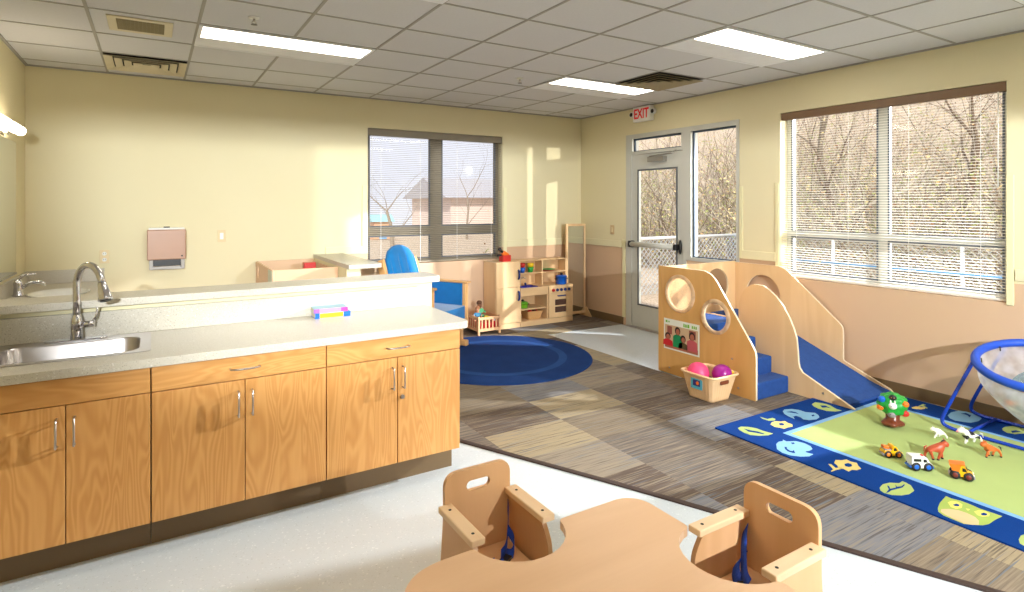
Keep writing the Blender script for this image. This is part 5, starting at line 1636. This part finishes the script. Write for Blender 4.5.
def vehicle(label, x, y, head, body, hub_m, cargo, glass, L, W, Hh, kind):
    t = thing('toy_truck' if kind != 'van' else 'toy_van', label, 'toy vehicle', (x, y, RZ), 'toy vehicles on the rug', True, math.atan2(head[1], head[0]))
    r = 0.30 * Hh
    w = W / 2
    if kind == 'van':
        P = [(-L * .46, r * .7), (L * .46, r * .7), (L * .47, Hh * .52), (L * .36, Hh * .60), (L * .22, Hh * .96), (-L * .44, Hh), (-L * .47, Hh * .9)]
    elif kind == 'pickup':
        P = [(-L * .46, r * .7), (L * .48, r * .7), (L * .48, Hh * .52), (L * .30, Hh * .58), (L * .18, Hh * .95), (-L * .02, Hh), (-L * .06, Hh * .62), (-L * .46, Hh * .62)]
    else:
        P = [(-L * .40, r * .8), (L * .48, r * .8), (L * .48, Hh * .48), (L * .26, Hh * .58), (L * .14, Hh * .92), (-L * .06, Hh * .95), (-L * .10, Hh * .5), (-L * .40, Hh * .5)]
    MB().plate([fillet(P, 0.006, 3)], FXZ, -w, w).build('vehicle_body', body, t, bevel=0.004)
    for sx in (0.28, -0.27):
        for sy in (1, -1):
            wheel(t, L * sx, sy * (w + 0.002), r, hub_m)
    MB().box((L * .46, -w * .95, r * .55), (L * .55, w * .95, r * 1.15)).build('bumper', glass[1], t, bevel=0.003)
    MB().box((-L * .54, -w * .95, r * .6), (-L * .44, w * .95, r * 1.1)).build('bumper', glass[1], t, bevel=0.003)
    gm = MB()
    if kind == 'van':
        gm.plate([[(-L * .38, Hh * .66), (-L * .04, Hh * .66), (-L * .04, Hh * .84), (-L * .38, Hh * .84)]], FXZ, -w - 0.0012, w + 0.0012)
        gm.plate([[(L * .06, Hh * .62), (L * .26, Hh * .62), (L * .18, Hh * .82), (L * .06, Hh * .82)]], FXZ, -w - 0.0012, w + 0.0012)
    else:
        gm.plate([[(L * .02, Hh * .62), (L * .22, Hh * .62), (L * .14, Hh * .86), (L * .02, Hh * .86)]], FXZ, -w - 0.0012, w + 0.0012)
    a, b_ = (P[3], P[4])
    dx__, dz__ = b_[0] - a[0], b_[1] - a[1]
    nx, nz = dz__, -dx__
    ln = math.hypot(nx, nz)
    nx, nz = nx / ln * 0.0015, nz / ln * 0.0015
    p1, p2 = (a[0] + dx__ * .18 + nx, a[1] + dz__ * .18 + nz), (a[0] + dx__ * .85 + nx, a[1] + dz__ * .85 + nz)
    gm.add([(p1[0], -w * .8, p1[1]), (p1[0], w * .8, p1[1]), (p2[0], w * .75, p2[1]), (p2[0], -w * .75, p2[1])], [(0, 1, 2, 3)])
    gm.build('windows', M_BLACK, t, fix=False)
    if kind == 'pickup':
        cg = MB().box((-L * .44, -w * .9, Hh * .63), (-L * .08, w * .9, Hh * .70), 1).box((-L * .46, -w * .6, Hh * .72), (-L * .14, w * .6, Hh * .92), 0, (0, 0.18, 0))
        cg.build('cargo', [cargo, plain('grey_toy2', (150, 146, 150), 0.4)], t, bevel=0.002)
    if kind == 'dump':
        cg = MB().plate([[(-L * .52, Hh * .95), (-L * .36, Hh * .52), (-L * .10, Hh * .55), (-L * .02, Hh * 1.02), (L * .14, Hh * 1.04), (L * .14, Hh * 1.09), (-L * .06, Hh * 1.08), (-L * .52, Hh * 1.0)]], FXZ, -w * 1.08, w * 1.08)
        cg.build('dump_bed', cargo, t, bevel=0.003)
    if kind == 'van':
        MB().ball((L * .12, 0, Hh * .97), (0.008, 0.012, 0.006), 10).build('roof_lamp', M_REDP, t)
    for sy in (1, -1):
        MB().ball((L * .485, sy * w * .6, Hh * .42), 0.005, 8).build('headlamp', M_WHITE, t)
    return t


M_TYEL = plain('toy_yellow', (244, 184, 20), 0.3)
vehicle('yellow toy pickup with orange load at the rug border', 3.80, 1.80, (0.80, -0.60), M_TYEL, M_ORANGEP, M_ORANGEP, (M_BLACK, plain('grey_toy2', (150, 146, 150), 0.4)), 0.108, 0.056, 0.070, 'pickup')
vehicle('white toy van with blue wheels and bumpers', 3.755, 1.628, (0.80, -0.60), M_WOOL, M_BLUEP, None, (M_BLACK, M_BLUEP), 0.118, 0.060, 0.082, 'van')
vehicle('yellow toy dump truck with orange bed', 3.83, 1.45, (0.42, -0.91), M_TYEL, plain('maroon_toy', (120, 44, 40), 0.4), M_ORANGEP, (M_BLACK, plain('grey_toy2', (150, 146, 150), 0.4)), 0.108, 0.060, 0.078, 'dump')


# ------------------------------------------------------------------ feeding table and its low chairs
TZ = 0.435
tc = (1.075, 1.165)
hw = 0.49
rc = 0.168


def table_outline():
    pts_ = []
    cuts = {'top': (1.045, tc[1] + hw + 0.015), 'right': (tc[0] + hw + 0.015, 1.215), 'bottom': (1.06, tc[1] - hw - 0.015), 'left': (tc[0] - hw - 0.015, 1.16)}
    x0_, x1_, y0_, y1_ = tc[0] - hw, tc[0] + hw, tc[1] - hw, tc[1] + hw
    rawp, rad = [], []

    def arc(c_, a0, a1, n=14):
        for i in range(n + 1):
            a = math.radians(a0 + (a1 - a0) * i / n)
            rawp.append((c_[0] + rc * math.cos(a), c_[1] + rc * math.sin(a)))
            rad.append(0.022 if i in (0, n) else 0)

    ch = 0.10
    for p_ in ((x1_ - ch * 0.9, y0_), (x1_, y0_ + ch * 0.9)):
        rawp.append(p_)
        rad.append(0.09)
    arc(cuts['right'], 265, 95)
    for p_ in ((x1_, y1_ - 0.055), (x1_ - 0.055, y1_)):
        rawp.append(p_)
        rad.append(0.045)
    arc(cuts['top'], 355, 185)
    for p_ in ((x0_ + ch, y1_), (x0_, y1_ - ch)):
        rawp.append(p_)
        rad.append(0.09)
    arc(cuts['left'], 85, -85)
    for p_ in ((x0_, y0_ + ch), (x0_ + ch, y0_)):
        rawp.append(p_)
        rad.append(0.09)
    arc(cuts['bottom'], 175, 5)
    return fillet(rawp, rad, 6)


t = thing('feeding_table', 'beech toddler table with scalloped cutouts for chairs', 'table', (tc[0], tc[1], 0.0))
MB().plate([table_outline()], FXY, TZ - 0.028, TZ).build('tabletop', M_BEECH, t, bevel=0.006, seg=3)
for sx in (-1, 1):
    for sy in (-1, 1):
        x, y = tc[0] + sx * 0.34, tc[1] + sy * 0.34
        MB().tube([(x, y, TZ - 0.029), (x + sx * 0.02, y + sy * 0.02, 0.0005)], [0.024, 0.018], 14).build('leg', M_ALU, t)

M_CHW = wood('beech_panel', (224, 178, 130), (206, 154, 104), 'Z', 5, 0.3, 0.8, 0.35)
M_CHA = wood('maple_arm', (240, 208, 168), (222, 184, 138), 'Y', 5, 0.3, 1.2, 0.4)
M_STRAP = plain('blue_webbing', (22, 64, 168), 0.8, bmp=0.4, bscale=500)


def feeding_chair(label, x, y, rz, fl):
    """local: the back panel at +Y, the open front towards -Y"""
    t = thing('toddler_chair', label, 'chair', (x, y, 0.0), 'low wooden toddler chairs', True, rz)
    W = 0.15
    aw = 0.148
    bk = fillet([(-0.139, 0.03), (0.139, 0.03), (0.139, 0.552), (-0.139, 0.552)], [0.01, 0.01, 0.055, 0.055], 7)
    MB().plate([bk, rrect(-0.05, 0.470, 0.05, 0.507, 0.018, 6)], FXZ, 0.135, 0.153).build('back_panel', M_CHW, t, bevel=0.004)
    MB().box((-0.128, -0.10, 0.225), (0.128, 0.134, 0.243)).build('seat', M_CHW, t, bevel=0.002)
    for s_ in (-1, 1):
        P = [(-0.155, 0.0), (0.132, 0.0), (0.132, 0.4225), (-0.09, 0.4225), (-0.125, 0.36)]
        fn = lambda a, b_, d: (s_ * (d + (0.4225 - b_) * 0.06), a, b_)
        MB().plate([fillet(P, [0.01, 0.01, 0.002, 0.004, 0.02], 4)], fn, 0.129, 0.147).build('side_panel', M_CHW, t, bevel=0.002)
        ar = MB().box((s_ * 0.14 - 0.026, -0.125, 0.423), (s_ * 0.14 + 0.026, 0.1345, 0.447)).build('armrest', M_CHA, t, bevel=0.004)
        for yy in (-0.085, 0.09):
            MB().lathe([(0.006, 0.4475), (0.005, 0.4485)], (s_ * 0.14, yy, 0), 10).build('screw', M_GREYD, ar)
    zs_ = 0.2437
    sp = MB()

    def ribbon(pts_, wv):
        wv = Vector(wv)
        vs_ = []
        for p_ in pts_:
            p_ = Vector(p_)
            vs_ += [p_ - wv * 1.4, p_ + wv * 1.4]
        sp.add(vs_, [(2 * i, 2 * i + 1, 2 * i + 3, 2 * i + 2) for i in range(len(pts_) - 1)], 0, True)

    ribbon(smooth([(fl * 0.124, 0.125, zs_ + 0.135), (fl * 0.115, 0.105, zs_ + 0.115), (fl * 0.09, 0.07, zs_ + 0.06), (fl * 0.06, 0.03, zs_ + 0.03), (fl * 0.02, 0.0, zs_ + 0.034)], 2), (0.004, 0.006, 0.0135))
    ribbon(smooth([(fl * 0.095, 0.08, zs_ + 0.07), (fl * 0.11, 0.05, zs_ + 0.035), (fl * 0.08, 0.02, zs_ + 0.006), (fl * 0.05, 0.03, zs_ + 0.02)], 2), (0.005, 0.008, 0.010))
    ribbon(smooth([(-fl * 0.126, 0.0, zs_ + 0.07), (-fl * 0.10, -0.01, zs_ + 0.045), (-fl * 0.06, -0.02, zs_ + 0.02), (-fl * 0.02, -0.02, zs_ + 0.026)], 2), (0.004, 0.008, 0.0135))
    ribbon(smooth([(0.0, -0.02, zs_ + 0.03), (-0.01, -0.05, zs_ + 0.022), (0.015, -0.08, zs_ + 0.004), (0.0, -0.10, zs_ + 0.002)], 2), (0.0135, 0.004, 0.004))
    so = sp.build('safety_strap', M_STRAP, t, fix=False)
    m_ = so.modifiers.new('solid', 'SOLIDIFY')
    m_.thickness = 0.002
    MB().box((fl * 0.04 - 0.022, -0.012, zs_ + 0.008), (fl * 0.04 + 0.022, 0.018, zs_ + 0.022), rot=(0, 0, fl * 0.5)).build('buckle', M_BLACK, so, bevel=0.003)
    MB().box((-fl * 0.04 - 0.02, -0.033, zs_ + 0.012), (-fl * 0.04 + 0.02, -0.006, zs_ + 0.026), rot=(0, 0.2, fl * 0.3)).build('buckle', M_BLACK, so, bevel=0.003)
    return t


feeding_chair('wooden toddler chair with strap on the far side of the table, nearest the cabinets', 1.045, 1.80, 0.0, 1)
feeding_chair('wooden toddler chair with strap on the side of the table facing the rug', 1.683, 1.215, math.radians(-90), -1)


# ------------------------------------------------------------------ outdoors: ground, fence, brush, trees, far house
RO = random.Random(21)
gm, gn, gl_, gb = nt('leaf_littered_ground')
gv = coords(gn, gl_)
gf = noise(gn, gl_, gv, 1.2, 6)
gf2 = noise(gn, gl_, gv, 22.0, 4)
gc = ramp(gn, gl_, gf2, [(0.30, lin((96, 78, 60))), (0.45, lin((176, 150, 122))), (0.58, lin((214, 196, 172))), (0.72, lin((150, 122, 92)))])
gl_.new(mix(gn, gl_, math_node(gn, gl_, 'MULTIPLY', gf, 0.5), gc, lin((200, 190, 176))), gb.inputs['Base Color'])
gb.inputs['Roughness'].default_value = 0.95
bump(gn, gl_, gb, gf2, 0.6, 0.02)


def ghill(x, y):
    """height of the ground outside: level near the building, a bank rising beyond the fence to the right"""
    h_ = -0.16
    d_ = (x - 10.9) * 0.93 + (y - 6) * -0.02
    if d_ > 0:
        k_ = min(1.0, max(0.0, (x / max(y, 1.0) - 0.62) / 0.14))
        h_ += k_ * k_ * (3 - 2 * k_) * (3.6 * (1 - math.exp(-d_ * d_ / 30.0)) + 0.22 * d_)
    if y > 9:
        e_ = max(0.0, 1 - max(0, d_ + 3.0) / 4)
        h_ += 0.012 * (y - 9) * e_
    return h_ + 0.05 * math.sin(x * 1.3 + y * 0.7)


gx = [-14 + 1.4 * i for i in range(32)]
gy = [-8 + 1.4 * i for i in range(38)]
gr = MB()
vs = []
for y in gy:
    for x in gx:
        vs.append((x, y, ghill(x, y)))
fs = []
for j in range(len(gy) - 1):
    for i in range(len(gx) - 1):
        cxm, cym = (gx[i] + gx[i + 1]) / 2, (gy[j] + gy[j + 1]) / 2
        if -2.6 < cxm < 4.6 and -4 < cym < 6.0:
            continue
        a = j * len(gx) + i
        fs.append((a, a + 1, a + len(gx) + 1, a + len(gx)))
gr.add(vs, fs, 0, True)
struct(gr.build('terrain', gm))

M_RAIL = plain('galvanised_white', (226, 230, 232), 0.4)
M_BRAIL = plain('blue_pipe', (96, 160, 214), 0.4)
M_WIRE = plain('galvanised_wire', (196, 202, 206), 0.4, 0.3)


def fence_run(t, p0, p1, z0, z1, posts, rails):
    p0, p1 = Vector(p0), Vector(p1)
    d_ = (p1 - p0)
    L = d_.length
    d_ = d_ / L
    for i in range(posts + 1):
        q = p0 + d_ * (L * i / posts)
        MB().tube([(q.x, q.y, z0 - 0.05), (q.x, q.y, z1 + 0.03)], 0.03, 10).build('post', M_RAIL, t)
    for z, m_, r_ in rails:
        MB().tube([(p0.x, p0.y, z), (p1.x, p1.y, z)], r_, 10).build('rail', m_, t)
    w_ = MB()
    step = 0.11
    hgt = z1 - z0
    k0 = -int(hgt / step) - 1
    for k in range(k0, int(L / step) + 1):
        for s in (1, -1):
            a0, a1 = k * step, k * step + hgt
            lo_, hi_ = max(0.0, a0), min(L, a1)
            if hi_ <= lo_:
                continue
            za, zb_ = ((lo_ - a0), (hi_ - a0))
            if s < 0:
                za, zb_ = hgt - za, hgt - zb_
            pa, pb_ = p0 + d_ * lo_, p0 + d_ * hi_
            w_.tube([(pa.x, pa.y, z0 + za), (pb_.x, pb_.y, z0 + zb_)], 0.0065, 3, caps=False)
    w_.build('chain_link', M_WIRE, t, fix=False)


t = thing('chain_link_fence', 'chain link fence with white top rail seen through the door glass', 'fence', (8.2, 7.9, -0.16))
fence_run(t, (5.9, 7.9), (10.4, 7.9), -0.14, 0.90, 3, ((0.90, M_RAIL, 0.03),))
t = thing('chain_link_fence', 'chain link fence with blue rail running outside the blind covered side window', 'fence', (10.4, 3.9, -0.16))
fence_run(t, (10.4, 7.85), (10.4, 0.0), -0.14, 0.90, 4, ((0.48, M_BRAIL, 0.035), (0.90, M_RAIL, 0.022)))

BARK = [plain('bark_grey', (150, 136, 120), 0.9, vary=0.2), plain('bark_brown', (112, 92, 74), 0.9, vary=0.2), plain('bark_pale', (206, 194, 176), 0.9, vary=0.12)]


def branchy(name, label, cat, x, y, z, hgt, spread, mat_, seed, r0, group, fork=3, depth=4, lean_=(0, 0)):
    rr = random.Random(seed)
    m_ = MB()

    def grow(p, d, L, r, lv):
        pts_, rs = [p], [r]
        for i in range(3):
            d = (d + Vector((rr.uniform(-1, 1), rr.uniform(-1, 1), rr.uniform(-0.3, 0.5))) * 0.17).normalized()
            p = p + d * L / 3
            pts_.append(p)
            rs.append(r * (1 - 0.16 * (i + 1)))
        m_.tube(pts_, rs, 5 if lv < 2 else 3, caps=False)
        if lv < depth:
            for i in range(fork + (1 if lv == 0 else 0)):
                nd = (d * 0.75 + Vector((rr.uniform(-1, 1), rr.uniform(-1, 1), rr.uniform(-0.25, 0.8))) * spread).normalized()
                b_ = pts_[-1] if i < 2 else pts_[rr.choice((1, 2))]
                grow(b_, nd, L * rr.uniform(0.55, 0.8), rs[-1] * 0.62, lv + 1)

    grow(Vector((x, y, z - 0.1)), Vector((lean_[0], lean_[1], 1)).normalized(), hgt * 0.34, r0, 0)
    o = m_.build(name, mat_, fix=False)
    return tag(o, label, cat, group)


TG = 'bare trees outside the windows'
branchy('bare_tree', 'bare spreading tree in the snowy looking yard behind the left pane of the back window', 'tree', 7.33, 20.0, -0.15, 4.6, 0.95, BARK[0], 3, 0.09, TG, 3, 4)
branchy('bare_tree', 'thin bare tree behind the right pane of the back window', 'tree', 12.6, 24.5, -0.15, 6.4, 0.8, BARK[0], 5, 0.07, TG, 3, 4)
for i, (x, y, lb, kd) in enumerate(((12.2, 6.6, 'bare tree on the bank seen through the door glass', 1), (13.4, 5.0, 'bare tree on the bank seen through the side light', 1), (11.9, 3.2, 'bare tree on the bank behind the left half of the side window', 1), (13.0, 2.0, 'bare tree on the bank behind the right half of the side window', 0), (14.3, 8.4, 'tall bare tree far up the bank beyond the door', 0))):
    branchy('bare_tree', lb, 'tree', x, y, ghill(x, y), 5.0 + i * 0.4, 0.85, BARK[kd], 40 + i, 0.10, TG, 3, 4)
branchy('fallen_branch', 'pale bare limb arching through the brush behind the side light', 'branch', 12.0, 7.2, 1.1, 5.0, 0.8, BARK[2], 77, 0.06, None, 3, 3, (0.2, -1.6))

# tangled brush nobody could count
st, lf = MB(), MB()
for i in range(5200):
    x = 11.0 + abs(RO.gauss(0, 2.6))
    y = RO.uniform(-0.5, 17.0)
    z = ghill(x, y)
    p = Vector((x, y, z - 0.05))
    d_ = Vector((RO.uniform(-0.7, 0.5), RO.uniform(-0.9, 0.9), RO.uniform(0.5, 1.3))).normalized()
    L = RO.uniform(0.6, 2.6)
    q = [p]
    for k in range(3):
        d_ = (d_ + Vector((RO.uniform(-1, 1), RO.uniform(-1, 1), RO.uniform(-0.7, 0.4))) * 0.35).normalized()
        p = p + d_ * L / 3
        q.append(p)
    r_ = RO.uniform(0.004, 0.013)
    st.tube(q, [r_, r_ * 0.85, r_ * 0.7, r_ * 0.4], 3, RO.choice((0, 0, 1, 2, 2, 2)), caps=False)
    for k in range(9):
        c_ = q[RO.choice((1, 2, 3))] + Vector((RO.gauss(0, 0.18), RO.gauss(0, 0.18), RO.gauss(0, 0.16)))
        s_ = RO.uniform(0.016, 0.045)
        u_ = Vector((RO.uniform(-1, 1), RO.uniform(-1, 1), RO.uniform(-1, 1))).normalized()
        v_ = u_.orthogonal().normalized()
        lf.add([c_ - u_ * s_, c_ + v_ * s_ * 0.55, c_ + u_ * s_, c_ - v_ * s_ * 0.55], [(0, 1, 2, 3)], RO.choice((0, 1, 1, 2, 2, 2, 3)))
o = st.build('brush', BARK, fix=False)
tag(o, 'tangled bare brush on the bank beyond the fence', 'brush', None, 'stuff')
o = lf.build('leaves', [plain('leaf_tan', (196, 164, 116), 0.8), plain('leaf_straw', (214, 194, 140), 0.8), plain('leaf_olive', (150, 158, 84), 0.8), plain('leaf_brown', (140, 100, 66), 0.8)], fix=False)
tag(o, 'dry tan and olive leaves clinging to the brush beyond the fence', 'leaves', None, 'stuff')

# house, play hut and low hedge far behind the back window
hx, hy, hz = 20.4, 31.0, -0.3
t = thing('house', 'low pinkish house with grey roof far behind the right pane of the back window', 'house', (hx, hy, hz))
MB().box((hx - 5.5, hy, hz), (hx + 6.5, hy + 6, hz + 2.3)).build('house_walls', plain('pinkish_siding', (224, 206, 198), 0.8), t)
rf = MB()
rf.add([(hx - 6, hy - 0.5, hz + 2.2), (hx + 7, hy - 0.5, hz + 2.2), (hx + 7, hy + 6.5, hz + 2.2), (hx - 6, hy + 6.5, hz + 2.2), (hx - 6, hy + 3, hz + 3.5), (hx + 7, hy + 3, hz + 3.5)], [(0, 1, 5, 4), (2, 3, 4, 5), (0, 4, 3), (1, 2, 5), (0, 3, 2, 1)])
rf.build('roof', plain('grey_shingle', (176, 174, 180), 0.8, vary=0.15, scale=6), t)
for x in (hx - 2.2,):
    wf = MB().box((x, hy - 0.06, hz + 0.2), (x + 0.9, hy - 0.001, hz + 2.0)).build('house_door', M_WHITE, t)
px_, py_ = 8.3, 24.2
pz_ = ghill(px_, py_)
t = thing('play_hut', 'small orange and blue play hut in the yard beyond the back window', 'play hut', (px_, py_, pz_))
MB().box((px_ - 0.4, py_ - 0.35, pz_), (px_ + 0.4, py_ + 0.35, pz_ + 0.75)).build('hut_wall', plain('faded_orange', (222, 172, 140), 0.6), t)
MB().add([(px_ - 0.5, py_ - 0.45, pz_ + 0.75), (px_ + 0.5, py_ - 0.45, pz_ + 0.75), (px_ + 0.5, py_ + 0.45, pz_ + 0.75), (px_ - 0.5, py_ + 0.45, pz_ + 0.75), (px_ - 0.5, py_, pz_ + 1.05), (px_ + 0.5, py_, pz_ + 1.05)], [(0, 1, 5, 4), (2, 3, 4, 5), (0, 4, 3), (1, 2, 5), (0, 3, 2, 1)]).build('hut_roof', plain('faded_teal', (150, 196, 204), 0.6), t)
MB().box((px_ - 0.16, py_ - 0.37, pz_ + 0.02), (px_ + 0.16, py_ - 0.351, pz_ + 0.5)).build('hut_door', plain('faded_blue', (120, 170, 214), 0.6), t)
rb2 = random.Random(5)
bs = MB()
for i in range(900):
    x, y = rb2.uniform(7.5, 11.5), rb2.gauss(13.2, 0.3)
    z = ghill(x, y)
    c_ = Vector((x, y, z + abs(rb2.gauss(0, 0.28))))
    s_ = rb2.uniform(0.03, 0.08)
    u_ = Vector((rb2.uniform(-1, 1), rb2.uniform(-1, 1), rb2.uniform(-1, 1))).normalized()
    v_ = u_.orthogonal().normalized()
    bs.add([c_ - u_ * s_, c_ + v_ * s_ * 0.6, c_ + u_ * s_, c_ - v_ * s_ * 0.6], [(0, 1, 2, 3)], rb2.choice((0, 1, 2)))
o = bs.build('hedge', [bpy.data.materials['leaf_olive'], bpy.data.materials['leaf_tan'], bpy.data.materials['leaf_brown']], fix=False)
tag(o, 'low dry hedge in the yard behind the back window', 'hedge', None, 'stuff')
